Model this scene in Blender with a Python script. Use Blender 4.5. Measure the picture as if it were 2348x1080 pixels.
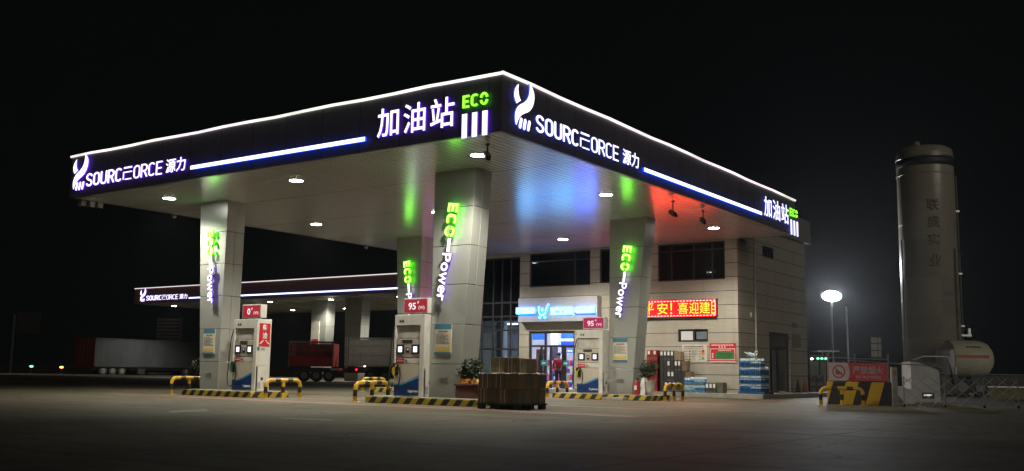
import bpy, bmesh, math, random
from mathutils import Vector, Matrix
random.seed(7)
rnd = random.uniform
PI = math.pi
for o in list(bpy.data.objects):
    bpy.data.objects.remove(o)
SC = bpy.context.scene
COL = SC.collection

# ------------------------------------------------------------------ camera, world, exposure
# x runs along the road side of the canopy, y from the road towards the shop, z up, metres
CR = Vector((0.819253, 0.573228, 0.015313))      # camera right
CU = Vector((0.065739, -0.120413, 0.990545))     # camera up
CF = Vector((-0.569652, 0.8105, 0.136332))       # camera forward
CC = Vector((14.0399, -19.4419, 0.9799))
FPX = 2268.235
cam = bpy.data.cameras.new('camera')
cam.sensor_width = 36.0
cam.lens = 36.0 * FPX / 2348.0
cam.clip_end = 2000
co = bpy.data.objects.new('camera', cam)
M3 = Matrix((CR, CU, -CF)).transposed()
co.matrix_world = Matrix.Translation(CC) @ M3.to_4x4()
COL.objects.link(co)
SC.camera = co

W = bpy.data.worlds.new('World')
SC.world = W
W.use_nodes = True
bg = W.node_tree.nodes['Background']
bg.inputs[0].default_value = (0.85, 1.0, 1.0, 1)
bg.inputs[1].default_value = 0.0022              # night sky
sun = bpy.data.lights.new('night_fill_sun', 'SUN')   # faint fill sun, added low from the right to lift side wall and tank
sun.energy = .3; sun.angle = math.radians(25); sun.color = (1, .93, .8)
so = bpy.data.objects.new('night_fill_sun', sun); COL.objects.link(so)
so.rotation_euler = Vector((-.86, .46, -.24)).to_track_quat('-Z', 'Y').to_euler()
SC.view_settings.view_transform = 'Standard'
SC.view_settings.look = 'None'
SC.view_settings.exposure = 0.0
SC.view_settings.gamma = 1.0
try:
    SC.cycles.use_denoising = True
    SC.cycles.max_bounces = 6
    SC.cycles.diffuse_bounces = 3
    SC.cycles.glossy_bounces = 4
    SC.cycles.sample_clamp_indirect = 6
except Exception:
    pass

# ------------------------------------------------------------------ measuring helpers
def ray(x, y):
    return CF + CR * ((x - 1174) / FPX) + CU * ((540 - y) / FPX)
def PY(x, y, v):
    d = ray(x, y); return CC + d * ((v - CC.y) / d.y)
def PX(x, y, u):
    d = ray(x, y); return CC + d * ((u - CC.x) / d.x)
def PZ(x, y, z):
    d = ray(x, y); return CC + d * ((z - CC.z) / d.z)
def PD(x, y, dist):
    return CC + ray(x, y) * dist
ANG = math.atan2(CR.y, CR.x)
LAMPW = 1330
HAZE = .00027

# ------------------------------------------------------------------ materials
def nodes(name):
    m = bpy.data.materials.new(name)
    m.use_nodes = True
    nt = m.node_tree
    return m, nt, nt.nodes, nt.links, nt.nodes['Principled BSDF']
def mth(N, L, op, a, b=None, c=None):
    n = N.new('ShaderNodeMath'); n.operation = op
    for i, v in enumerate((a, b, c)):
        if v is None: continue
        if isinstance(v, (int, float)): n.inputs[i].default_value = v
        else: L.new(v, n.inputs[i])
    return n.outputs[0]
def mix(N, L, fac, a, b):
    n = N.new('ShaderNodeMix'); n.data_type = 'RGBA'
    if isinstance(fac, (int, float)): n.inputs[0].default_value = fac
    else: L.new(fac, n.inputs[0])
    for i, v in ((6, a), (7, b)):
        if isinstance(v, tuple): n.inputs[i].default_value = v + (1,) if len(v) == 3 else v
        else: L.new(v, n.inputs[i])
    return n.outputs[2]
def coord(N, L, scale=(1, 1, 1)):
    t = N.new('ShaderNodeTexCoord'); mp = N.new('ShaderNodeMapping')
    mp.inputs['Scale'].default_value = scale
    L.new(t.outputs['Object'], mp.inputs[0])
    return mp.outputs[0]
def noise(N, L, vec, scale, detail=5, rough=.6):
    n = N.new('ShaderNodeTexNoise'); n.inputs['Scale'].default_value = scale
    n.inputs['Detail'].default_value = detail; n.inputs['Roughness'].default_value = rough
    L.new(vec, n.inputs['Vector']); return n.outputs['Fac']
def ramp(N, L, fac, p0, p1):
    n = N.new('ShaderNodeMapRange'); n.inputs[1].default_value = p0; n.inputs[2].default_value = p1
    n.clamp = True; L.new(fac, n.inputs[0]); return n.outputs[0]
def bump(N, L, h, bs, strength=.3, dist=.02):
    b = N.new('ShaderNodeBump'); b.inputs['Strength'].default_value = strength
    b.inputs['Distance'].default_value = dist
    L.new(h, b.inputs['Height']); L.new(b.outputs[0], bs.inputs['Normal'])
MATS = {}
def mat(name, col=None, rough=.5, metal=0., var=.18, scale=3., bmp=0., spec=.5, stretch=(1, 1, 1)):
    if name in MATS: return MATS[name]
    m, nt, N, L, b = nodes(name)
    v = coord(N, L, stretch); f = noise(N, L, v, scale)
    f2 = noise(N, L, v, scale * 9, 3)
    a = tuple(c * (1 - var) for c in col); c2 = tuple(min(1, c * (1 + var)) for c in col)
    base = mix(N, L, ramp(N, L, f, .3, .7), a, c2)
    base = mix(N, L, mth(N, L, 'MULTIPLY', f2, var), base, tuple(c * .55 for c in col))
    L.new(base, b.inputs['Base Color'])
    b.inputs['Metallic'].default_value = metal
    L.new(mth(N, L, 'ADD', mth(N, L, 'MULTIPLY', f, .2), max(.02, rough - .1)), b.inputs['Roughness'])
    b.inputs['Specular IOR Level'].default_value = spec
    if bmp: bump(N, L, f2, b, bmp)
    MATS[name] = m
    return m
def emit(name, col, strength):
    if name in MATS: return MATS[name]
    m, nt, N, L, b = nodes(name)
    b.inputs['Base Color'].default_value = (*[c * .35 for c in col], 1)
    b.inputs['Emission Color'].default_value = (*col, 1)
    b.inputs['Emission Strength'].default_value = strength
    b.inputs['Roughness'].default_value = .6
    MATS[name] = m
    return m

def panel_mat(name, col, rough, metal, step, z0):
    m, nt, N, L, b = nodes(name)
    t = N.new('ShaderNodeTexCoord'); s = N.new('ShaderNodeSeparateXYZ'); L.new(t.outputs['Object'], s.inputs[0])
    cell = mth(N, L, 'FLOOR', mth(N, L, 'DIVIDE', mth(N, L, 'ADD', s.outputs[2], z0), step))
    w = N.new('ShaderNodeTexWhiteNoise'); w.noise_dimensions = '2D'
    cb = N.new('ShaderNodeCombineXYZ'); L.new(cell, cb.inputs[0]); L.new(mth(N, L, 'FLOOR', mth(N, L, 'DIVIDE', s.outputs[0], 4)), cb.inputs[1]); L.new(cb.outputs[0], w.inputs['Vector'])
    n = noise(N, L, coord(N, L, (1, 1, .35)), 2.5, 6, .7); st = noise(N, L, coord(N, L, (5, 5, .3)), 1.5, 5, .7)
    base = mix(N, L, w.outputs['Value'], tuple(c * .9 for c in col), tuple(c * 1.08 for c in col))
    base = mix(N, L, mth(N, L, 'MULTIPLY', ramp(N, L, n, .45, .75), .16), base, tuple(c * .5 for c in col))
    base = mix(N, L, mth(N, L, 'MULTIPLY', ramp(N, L, st, .58, .75), .22), base, tuple(c * .45 for c in col))
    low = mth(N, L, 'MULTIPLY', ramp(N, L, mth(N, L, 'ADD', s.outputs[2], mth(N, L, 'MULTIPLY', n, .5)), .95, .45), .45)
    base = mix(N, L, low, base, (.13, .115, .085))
    L.new(base, b.inputs['Base Color']); b.inputs['Metallic'].default_value = metal
    L.new(mth(N, L, 'ADD', mth(N, L, 'MULTIPLY', n, .25), rough - .12), b.inputs['Roughness'])
    bump(N, L, n, b, .05, .05)
    return m
def ground_mat():
    m, nt, N, L, b = nodes('yard concrete')
    v = coord(N, L); n1 = noise(N, L, v, .16, 6, .65); n2 = noise(N, L, v, 1.3, 6, .7); n3 = noise(N, L, v, 22, 4)
    base = mix(N, L, ramp(N, L, n1, .32, .68), (.055, .05, .032), (.178, .16, .108))
    base = mix(N, L, mth(N, L, 'MULTIPLY', ramp(N, L, n2, .48, .74), .62), base, (.05, .046, .036))
    base = mix(N, L, mth(N, L, 'MULTIPLY', ramp(N, L, n3, .5, .8), .3), base, (.19, .18, .15))
    sv = coord(N, L, (.16, .9, 1))
    st = noise(N, L, sv, 1.1, 6, .7)
    base = mix(N, L, mth(N, L, 'MULTIPLY', ramp(N, L, st, .52, .7), .5), base, (.04, .037, .03))
    # slab joints every 5 m
    t = N.new('ShaderNodeTexCoord'); s = N.new('ShaderNodeSeparateXYZ'); L.new(t.outputs['Object'], s.inputs[0])
    j = None
    for ax, off in ((0, 1.3), (1, 2.2)):
        f = mth(N, L, 'FRACT', mth(N, L, 'DIVIDE', mth(N, L, 'ADD', s.outputs[ax], off + 500), 5.0))
        k = mth(N, L, 'LESS_THAN', f, .011)
        j = k if j is None else mth(N, L, 'MAXIMUM', j, k)
    base = mix(N, L, mth(N, L, 'MULTIPLY', j, .75), base, (.03, .03, .027))
    # oil drips, cracks, tyre streaks, repair patches
    vo = N.new('ShaderNodeTexVoronoi'); vo.inputs['Scale'].default_value = .9; L.new(v, vo.inputs['Vector'])
    dsz = mth(N, L, 'MULTIPLY', ramp(N, L, noise(N, L, v, .35, 2), .45, .7), .22)
    drip = mth(N, L, 'LESS_THAN', mth(N, L, 'ADD', vo.outputs['Distance'], mth(N, L, 'MULTIPLY', n3, .12)), mth(N, L, 'ADD', dsz, .03))
    base = mix(N, L, mth(N, L, 'MULTIPLY', drip, .6), base, (.03, .028, .024))
    wv = N.new('ShaderNodeVectorMath'); wv.operation = 'ADD'; L.new(v, wv.inputs[0])
    nc = N.new('ShaderNodeTexNoise'); nc.inputs['Scale'].default_value = .8; L.new(v, nc.inputs['Vector']); L.new(nc.outputs['Color'], wv.inputs[1])
    vc = N.new('ShaderNodeTexVoronoi'); vc.feature = 'DISTANCE_TO_EDGE'; vc.inputs['Scale'].default_value = .16; L.new(wv.outputs[0], vc.inputs['Vector'])
    crack = mth(N, L, 'MULTIPLY', mth(N, L, 'LESS_THAN', vc.outputs['Distance'], .0035), ramp(N, L, n1, .4, .55))
    base = mix(N, L, mth(N, L, 'MULTIPLY', crack, .8), base, (.025, .024, .02))
    for sc_, thr, dk in (((.05, 1.5, 1), .58, .55), ((.9, .07, 1), .62, .35)):
        ty = noise(N, L, coord(N, L, sc_), 1.0, 3, .5)
        base = mix(N, L, mth(N, L, 'MULTIPLY', ramp(N, L, ty, thr, thr + .08), dk), base, (.05, .047, .04))
    L.new(base, b.inputs['Base Color'])
    L.new(mth(N, L, 'ADD', mth(N, L, 'MULTIPLY', n2, .3), .55), b.inputs['Roughness'])
    b.inputs['Specular IOR Level'].default_value = .16
    bump(N, L, mth(N, L, 'ADD', n3, mth(N, L, 'MULTIPLY', n2, 1.5)), b, .35, .01)
    return m
def redpaint_mat():
    m, nt, N, L, b = nodes('worn red lane paint')
    v = coord(N, L, (.5, 1.4, 1)); n1 = noise(N, L, v, 1.1, 7, .75); n3 = noise(N, L, coord(N, L), 25, 3)
    f = ramp(N, L, n1, .4, .62)
    base = mix(N, L, f, (.13, .115, .085), (.24, .07, .05))
    base = mix(N, L, mth(N, L, 'MULTIPLY', ramp(N, L, n3, .5, .75), .5), base, (.09, .08, .06))
    L.new(base, b.inputs['Base Color']); b.inputs['Roughness'].default_value = .7
    return m
def fascia_mat():
    m, nt, N, L, b = nodes('dark fascia panel')
    t = N.new('ShaderNodeTexCoord'); s = N.new('ShaderNodeSeparateXYZ'); L.new(t.outputs['Object'], s.inputs[0])
    g = None; cells = []
    for ax in (0, 1):
        q = mth(N, L, 'DIVIDE', mth(N, L, 'ADD', s.outputs[ax], 100.43), 1.48)
        k = mth(N, L, 'LESS_THAN', mth(N, L, 'FRACT', q), .014); cells.append(mth(N, L, 'FLOOR', q))
        g = k if g is None else mth(N, L, 'MAXIMUM', g, k)
    w = N.new('ShaderNodeTexWhiteNoise'); w.noise_dimensions = '2D'
    cb = N.new('ShaderNodeCombineXYZ'); L.new(cells[0], cb.inputs[0]); L.new(cells[1], cb.inputs[1]); L.new(cb.outputs[0], w.inputs['Vector'])
    n = noise(N, L, coord(N, L, (1, 1, .3)), 1.4, 5, .7)
    base = mix(N, L, w.outputs['Value'], (.11, .106, .13), (.14, .135, .16))
    base = mix(N, L, mth(N, L, 'MULTIPLY', ramp(N, L, n, .45, .7), .35), base, (.06, .058, .065))
    base = mix(N, L, g, base, (.01, .01, .01))
    L.new(base, b.inputs['Base Color']); L.new(mth(N, L, 'ADD', mth(N, L, 'MULTIPLY', n, .25), .25), b.inputs['Roughness'])
    return m
def strip_mat():
    m, nt, N, L, b = nodes('roof edge strip')
    v = coord(N, L); n = noise(N, L, v, .55, 4, .6); n2 = noise(N, L, v, .12, 2)
    L.new(mix(N, L, ramp(N, L, n2, .4, .6), (1, .86, .93), (1, 1, .86)), b.inputs['Emission Color'])
    L.new(mth(N, L, 'ADD', mth(N, L, 'MULTIPLY', ramp(N, L, n, .3, .7), .9), .75), b.inputs['Emission Strength'])
    return m
def soffit_mat():
    m, nt, N, L, b = nodes('ribbed aluminium ceiling')
    t = N.new('ShaderNodeTexCoord'); s = N.new('ShaderNodeSeparateXYZ'); L.new(t.outputs['Object'], s.inputs[0])
    fx = mth(N, L, 'FRACT', mth(N, L, 'DIVIDE', mth(N, L, 'ADD', s.outputs[0], 100), .21))
    g1 = mth(N, L, 'LESS_THAN', fx, .12)
    fy = mth(N, L, 'FRACT', mth(N, L, 'DIVIDE', mth(N, L, 'ADD', s.outputs[1], 101.2), 4.3))
    g2 = mth(N, L, 'LESS_THAN', fy, .006)
    g = mth(N, L, 'MAXIMUM', g1, g2)
    n = noise(N, L, coord(N, L, (4.76, .25, 1)), 1.0, 4)
    base = mix(N, L, ramp(N, L, n, .3, .7), (.82, .82, .82), (.93, .93, .93))
    base = mix(N, L, g, base, (.06, .06, .06))
    L.new(base, b.inputs['Base Color'])
    b.inputs['Metallic'].default_value = .46
    L.new(mth(N, L, 'ADD', mth(N, L, 'MULTIPLY', n, .08), .17), b.inputs['Roughness'])
    # each strip is slightly bowed
    bow = mth(N, L, 'SINE', mth(N, L, 'MULTIPLY', fx, PI))
    h = mth(N, L, 'ADD', mth(N, L, 'MULTIPLY', bow, .6), mth(N, L, 'MULTIPLY', n, .3))
    bump(N, L, h, b, .05, .012)
    return m
def facade_mat(zstep, z0, name, c1, c2, fine=0):
    m, nt, N, L, b = nodes(name)
    t = N.new('ShaderNodeTexCoord'); s = N.new('ShaderNodeSeparateXYZ'); L.new(t.outputs['Object'], s.inputs[0])
    f = mth(N, L, 'FRACT', mth(N, L, 'DIVIDE', mth(N, L, 'ADD', s.outputs[2], 50 * zstep - z0), zstep))
    g = mth(N, L, 'LESS_THAN', f, .045)
    n = noise(N, L, coord(N, L, (.5, .5, 3)), 2.2, 7, .7)
    n2 = noise(N, L, coord(N, L, (1, 1, 9)), 7, 5, .7)
    base = mix(N, L, ramp(N, L, n, .3, .7), c1, c2)
    base = mix(N, L, mth(N, L, 'MULTIPLY', n2, .35), base, tuple(x * .6 for x in c1))
    if fine:
        ff = mth(N, L, 'FRACT', mth(N, L, 'DIVIDE', mth(N, L, 'ADD', s.outputs[2], 50), .155))
        base = mix(N, L, mth(N, L, 'MULTIPLY', mth(N, L, 'LESS_THAN', ff, .12), .35), base, (.06, .055, .05))
    stn = noise(N, L, coord(N, L, (2.2, 2.2, .12)), 1.3, 6, .7)
    base = mix(N, L, mth(N, L, 'MULTIPLY', ramp(N, L, stn, .52, .78), .35), base, tuple(x * .45 for x in c1))
    wz = N.new('ShaderNodeTexWhiteNoise'); wz.noise_dimensions = '2D'; cz = N.new('ShaderNodeCombineXYZ')
    L.new(mth(N, L, 'FLOOR', mth(N, L, 'DIVIDE', mth(N, L, 'ADD', s.outputs[2], 50 * zstep - z0), zstep)), cz.inputs[0]); L.new(mth(N, L, 'FLOOR', mth(N, L, 'DIVIDE', mth(N, L, 'ADD', s.outputs[0], s.outputs[1]), 1.9)), cz.inputs[1]); L.new(cz.outputs[0], wz.inputs['Vector'])
    base = mix(N, L, mth(N, L, 'MULTIPLY', wz.outputs['Value'], .16), base, tuple(x * .5 for x in c1))
    base = mix(N, L, g, base, (.035, .032, .03))
    L.new(base, b.inputs['Base Color']); b.inputs['Roughness'].default_value = .48
    bump(N, L, mth(N, L, 'SUBTRACT', mth(N, L, 'MULTIPLY', n2, .3), g), b, .25, .02)
    return m
def stripe_mat(name, kind):
    m, nt, N, L, b = nodes(name)
    t = N.new('ShaderNodeTexCoord'); s = N.new('ShaderNodeSeparateXYZ'); L.new(t.outputs['Object'], s.inputs[0])
    X, Y, Z = s.outputs
    n = noise(N, L, coord(N, L), 6, 6, .7)
    if kind == 'kerb':
        d = mth(N, L, 'ADD', mth(N, L, 'SUBTRACT', X, mth(N, L, 'MULTIPLY', Z, .85)), 100.13)
        d = mth(N, L, 'ADD', d, mth(N, L, 'MULTIPLY', Y, .9))
        k = mth(N, L, 'LESS_THAN', mth(N, L, 'FRACT', mth(N, L, 'DIVIDE', d, .46)), .5)
    elif kind == 'block':
        d = mth(N, L, 'ADD', mth(N, L, 'SUBTRACT', X, mth(N, L, 'MULTIPLY', Z, .28)), 100.62)
        k = mth(N, L, 'LESS_THAN', mth(N, L, 'FRACT', mth(N, L, 'DIVIDE', d, .86)), .5)
    else:
        az = mth(N, L, 'MULTIPLY', mth(N, L, 'GREATER_THAN', Z, .17), mth(N, L, 'LESS_THAN', Z, .37))
        ay = mth(N, L, 'ABSOLUTE', Y)
        a2 = mth(N, L, 'MULTIPLY', mth(N, L, 'GREATER_THAN', ay, .16), mth(N, L, 'LESS_THAN', ay, .38))
        a2 = mth(N, L, 'MULTIPLY', a2, mth(N, L, 'GREATER_THAN', Z, .5))
        k = mth(N, L, 'MAXIMUM', az, a2)
    base = mix(N, L, k, (.62, .36, .015) if kind != 'kerb' else (.46, .34, .03), (.022, .02, .018))
    wear = ramp(N, L, n, .56, .7)
    base = mix(N, L, mth(N, L, 'MULTIPLY', wear, .65 if kind == 'kerb' else .3), base, (.16, .13, .08))
    L.new(base, b.inputs['Base Color'])
    b.inputs['Roughness'].default_value = .32 if kind == 'hoop' else .6
    return m
def glass_mat(name, tint=(.8, .9, 1), alpha=.25):
    m, nt, N, L, b = nodes(name)
    b.inputs['Base Color'].default_value = (.01, .012, .015, 1)
    b.inputs['Roughness'].default_value = .03
    tr = N.new('ShaderNodeBsdfTransparent'); tr.inputs[0].default_value = (*tint, 1)
    mx = N.new('ShaderNodeMixShader'); mx.inputs[0].default_value = alpha
    out = [n for n in N if n.type == 'OUTPUT_MATERIAL'][0]
    L.new(tr.outputs[0], mx.inputs[1]); L.new(b.outputs[0], mx.inputs[2]); L.new(mx.outputs[0], out.inputs[0])
    return m

FASCN = fascia_mat(); GROUND = ground_mat(); REDP = redpaint_mat(); SOFFIT = soffit_mat()
FACADE = facade_mat(.612, .965, 'travertine cladding', (.42, .39, .33), (.52, .485, .415))
SIDEW = facade_mat(.612, .965, 'ribbed side cladding', (.4, .36, .29), (.49, .44, .355), 1)
KERB = stripe_mat('kerb stripes', 'kerb'); BLOCK = stripe_mat('block stripes', 'block'); HOOP = stripe_mat('hoop stripes', 'hoop')
GLASS_DK = mat('dark window glass', (.012, .015, .02), .06, 0, .1, 1, spec=.8)
GLASS = glass_mat('shop glass', (.82, .9, 1), .2)
GLASS2 = glass_mat('tinted curtain glass', (.42, .5, .56), .35)
FRAME = mat('dark window frame', (.045, .042, .045), .35, .3)
WHITEP = mat('white painted steel', (.62, .61, .56), .35, 0, .1)
CREAM = mat('cream panel', (.52, .47, .38), .35, 0, .1)
ALU = panel_mat('grey aluminium panel', (.46, .475, .445), .34, .35, 1.158, -.02)
CONC = mat('kerb concrete', (.32, .3, .26), .8, 0, .25, 4, .3)
FASC = FASCN
BLACK = mat('black plastic', (.015, .015, .016), .45)
RUB = mat('hose rubber', (.02, .025, .022), .3)
GREYD = mat('dark grey metal', (.07, .07, .072), .5, .4)
STEEL = mat('galvanised steel', (.42, .42, .42), .35, .8)
RED = mat('red paint', (.42, .018, .03), .4, 0, .12)
REDSIGN = emit('lit red sign', (.6, .012, .05), .33)
PINKSIGN = emit('lit crimson sign', (.6, .015, .14), .42)
REDPLATE = mat('red plate', (.55, .015, .03), .45, 0, .1)
BLUE = mat('deep blue panel', (.012, .045, .16), .3, 0, .15)
BLUEL = mat('light blue panel', (.08, .3, .55), .35, 0, .15)
WHITE = mat('white print', (.75, .74, .72), .5, 0, .05)
INK = mat('ink print', (.05, .05, .055), .6, 0, .05)
YEL = mat('yellow print', (.7, .48, .05), .5, 0, .1)
CARD = mat('brown cardboard', (.17, .115, .072), .8, 0, .25, 5, .3)
CARDG = mat('green grey cardboard', (.11, .105, .075), .8, 0, .25, 5, .3)
CARDL = mat('light cardboard', (.25, .2, .125), .8, 0, .2, 5, .3)
BOXB = mat('black printed carton', (.035, .037, .042), .45, 0, .3, 6)
BOXR = mat('red printed carton', (.22, .018, .02), .45, 0, .25, 6)
BOXG = mat('green printed carton', (.03, .05, .045), .45, 0, .3, 6)
STRAP = mat('white strap', (.55, .53, .47), .5)
LEAF = mat('dark green leaves', (.035, .055, .025), .45, 0, .5, 8)
LEAFD = mat('deep green leaves', (.02, .033, .015), .5, 0, .5, 8)
BARK = mat('plant stems', (.1, .07, .04), .8)
TERRA = mat('brick red planter', (.11, .04, .032), .7, 0, .25, 4, .2)
WATER = mat('blue bottled water', (.1, .3, .5), .12, 0, .6, 14, spec=.8)
WATERW = mat('clear bottle tops', (.55, .68, .78), .15, 0, .4, 30, spec=.8)
WATERB = mat('deep blue bottled water', (.012, .12, .32), .15, 0, .6, 14, spec=.8)
PALBLUE = mat('blue plastic pallet', (.015, .07, .2), .5)
PALDK = mat('dark plastic pallet', (.02, .03, .03), .5)
TANKW = panel_mat('tank white paint', (.4, .36, .285), .3, 0, 2.4, 0)
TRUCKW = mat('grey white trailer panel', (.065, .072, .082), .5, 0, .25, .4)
TRUCKR = mat('red truck paint', (.36, .035, .035), .5, 0, .25, .6)
ORANGE = mat('orange stripe paint', (.6, .1, .01), .5)
SKIN = mat('skin', (.45, .27, .2), .5); JACKET = mat('red jacket cloth', (.5, .012, .03), .7, 0, .2, 6); PANTS = mat('dark trousers', (.025, .025, .035), .8); HAIR = mat('black hair', (.012, .011, .011), .5)
INTW = mat('shop inside white paint', (.72, .7, .74), .6, 0, .05)
INTB = mat('shop blue band', (.01, .12, .5), .4)
TILE = mat('shop floor tile', (.4, .38, .38), .25)
L_DOWN = emit('downlight diffuser', (1, .975, .9), 60)
L_EDGE = strip_mat(); L_EDGE2 = emit('distant edge strip', (1, .9, .95), .9); L_HALO3 = emit('faint violet letter side', (.25, .1, 1), .6)
L_LET = emit('lit white letter', (1, .96, 1), 1.7)
L_HALO = emit('violet letter side', (.2, .05, 1), 1.1)
L_HALO2 = emit('blue letter side', (.1, .16, 1), .6)
L_BAR = emit('lit white bar', (.88, .95, 1), 2.0)
L_BARSIDE = emit('blue bar side', (.01, .08, 1), 1.7)
L_ECO = emit('lit green letter', (.42, 1, .07), 1.35)
L_ECOH = emit('green letter side', (.1, 1, .003), 3.2); L_ECOF = emit('dim green letter side', (.14, 1, .005), 1.2)
L_ECOP = emit('lit pale green letter', (.27, 1, .07), 5.5)
L_SHOP = emit('shop sign light', (.065, .42, 1), 12.5); L_SHOPB = emit('shop sign blue light', (.03, .12, 1), 27)
L_SHOPH = emit('shop sign side', (.005, .18, 1), 12)
L_LED = emit('led red', (1, .0003, .0012), 14)
L_LEDY = emit('led yellow', (1, .5, .03), 2.4)
L_LEDW = emit('led white', (1, .55, .5), 3)
L_SCREEN = emit('lit screen', (.9, .92, 1), 1.6)
L_IN = emit('shop ceiling panel', (1, .95, .98), 42)
L_FLOOD = emit('flood lamp face', (.93, .96, 1), 620)
L_TAIL = emit('tail lamp', (1, .03, .05), 1.6)
L_GREEN = emit('green indicator', (.1, 1, .25), 5)
L_WHITE = emit('white indicator', (1, 1, .95), 7)
L_ORANGE = emit('orange lamp', (1, .35, .06), 9)

# ------------------------------------------------------------------ mesh helpers
def BM(): return bmesh.new()
def box(bm, x0, y0, z0, x1, y1, z1, rot=None, mi=0):
    c = Vector(((x0 + x1) / 2, (y0 + y1) / 2, (z0 + z1) / 2))
    r = bmesh.ops.create_cube(bm, size=1)
    vs = r['verts']
    for v in vs:
        v.co = Vector((v.co.x * (x1 - x0), v.co.y * (y1 - y0), v.co.z * (z1 - z0)))
        if rot is not None: v.co = rot @ v.co
        v.co += c
    if mi:
        for f in {f for v in vs for f in v.link_faces}: f.material_index = mi
    return vs
def rodm(a, b):
    d = (b - a); q = d.to_track_quat('Z', 'Y').to_matrix().to_4x4()
    return Matrix.Translation((a + b) / 2) @ q, d.length
def rod(bm, a, b, r0, r1=None, seg=12):
    a, b = Vector(a), Vector(b); m, l = rodm(a, b)
    bmesh.ops.create_cone(bm, cap_ends=True, segments=seg, radius1=r0, radius2=r0 if r1 is None else r1, depth=l, matrix=m)
def ball(bm, c, r, seg=12, sc=(1, 1, 1)):
    m = Matrix.Translation(c) @ Matrix.Diagonal((*sc, 1))
    bmesh.ops.create_uvsphere(bm, u_segments=seg, v_segments=max(6, seg // 2), radius=r, matrix=m)
def tube(bm, pts, r, seg=8):
    pts = [Vector(p) for p in pts]; rings = []
    n = len(pts); up = None
    for i, p in enumerate(pts):
        t = (pts[min(i + 1, n - 1)] - pts[max(i - 1, 0)]).normalized()
        if up is None:
            up = Vector((0, 0, 1)) if abs(t.z) < .9 else Vector((1, 0, 0))
        a = t.cross(up)
        if a.length < 1e-4: a = t.orthogonal()
        a.normalize(); b = t.cross(a).normalized(); up = -b if False else up
        rr = r[i] if isinstance(r, (list, tuple)) else r
        if rings:
            # keep rings aligned
            pa = prev_a - t * prev_a.dot(t)
            if pa.length > 1e-4: a = pa.normalized(); b = t.cross(a).normalized()
        prev_a = a
        rings.append([bm.verts.new(p + (a * math.cos(k * 2 * PI / seg) + b * math.sin(k * 2 * PI / seg)) * rr) for k in range(seg)])
    for i in range(n - 1):
        for k in range(seg):
            f = bm.faces.new((rings[i][k], rings[i][(k + 1) % seg], rings[i + 1][(k + 1) % seg], rings[i + 1][k])); f.smooth = True
    bm.faces.new(rings[0][::-1]); bm.faces.new(rings[-1])
def lathe(bm, prof, c=(0, 0, 0), seg=24):
    rings = []
    for r, z in prof:
        rings.append([bm.verts.new((c[0] + r * math.cos(k * 2 * PI / seg), c[1] + r * math.sin(k * 2 * PI / seg), c[2] + z)) for k in range(seg)])
    for i in range(len(rings) - 1):
        for k in range(seg):
            f = bm.faces.new((rings[i][k], rings[i][(k + 1) % seg], rings[i + 1][(k + 1) % seg], rings[i + 1][k])); f.smooth = True
    bm.faces.new(rings[0][::-1]); bm.faces.new(rings[-1])
def hexa(bm, bot, top):
    b = [bm.verts.new(p) for p in bot]; t = [bm.verts.new(p) for p in top]
    n = len(b)
    bm.faces.new(b[::-1]); bm.faces.new(t)
    for i in range(n): bm.faces.new((b[i], b[(i + 1) % n], t[(i + 1) % n], t[i]))
def prism(bm, poly, o, ax, ay, an, t):
    o, ax, ay, an = Vector(o), Vector(ax), Vector(ay), Vector(an)
    p = [o + ax * x + ay * y for x, y in poly]
    hexa(bm, p, [q + an * t for q in p])
def finish(name, bm, ms, parent=None, world=True, bevel=0, smooth=False):
    bmesh.ops.recalc_face_normals(bm, faces=bm.faces)
    me = bpy.data.meshes.new(name)
    if parent is not None and world:
        r = parent
        while r.parent: r = r.parent
        for v in bm.verts: v.co -= r.location
    bm.to_mesh(me); bm.free()
    for m in (ms if isinstance(ms, (list, tuple)) else [ms]): me.materials.append(m)
    if smooth:
        for p in me.polygons: p.use_smooth = True
    o = bpy.data.objects.new(name, me); COL.objects.link(o)
    if parent is not None: o.parent = parent
    if bevel:
        b = o.modifiers.new('bevel', 'BEVEL'); b.width = bevel; b.segments = 2; b.limit_method = 'ANGLE'
    return o
def part(name, bm, ms, parent, world=False, **k): return finish(name, bm, ms, parent, world, **k)
def tag(o, label, cat, group=None):
    o['label'] = label; o['category'] = cat
    if group: o['group'] = group
    return o
def thing(name, label, cat, loc=(0, 0, 0), rz=0, group=None):
    o = bpy.data.objects.new(name, None); COL.objects.link(o)
    o.location = loc; o.rotation_euler = (0, 0, rz); o.empty_display_size = .2
    return tag(o, label, cat, group)
def structure(name, bm, m):
    o = finish(name, bm, m); o['kind'] = 'structure'; return o
def copy_thing(r, loc, rz=None, label=None):
    c = r.copy(); COL.objects.link(c); c.location = loc
    if rz is not None: c.rotation_euler = (0, 0, rz)
    if label: c['label'] = label
    for ch in list(r.children):
        d = ch.copy(); COL.objects.link(d); d.parent = c
        for g in list(ch.children):
            e = g.copy(); COL.objects.link(e); e.parent = d
    return c

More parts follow.
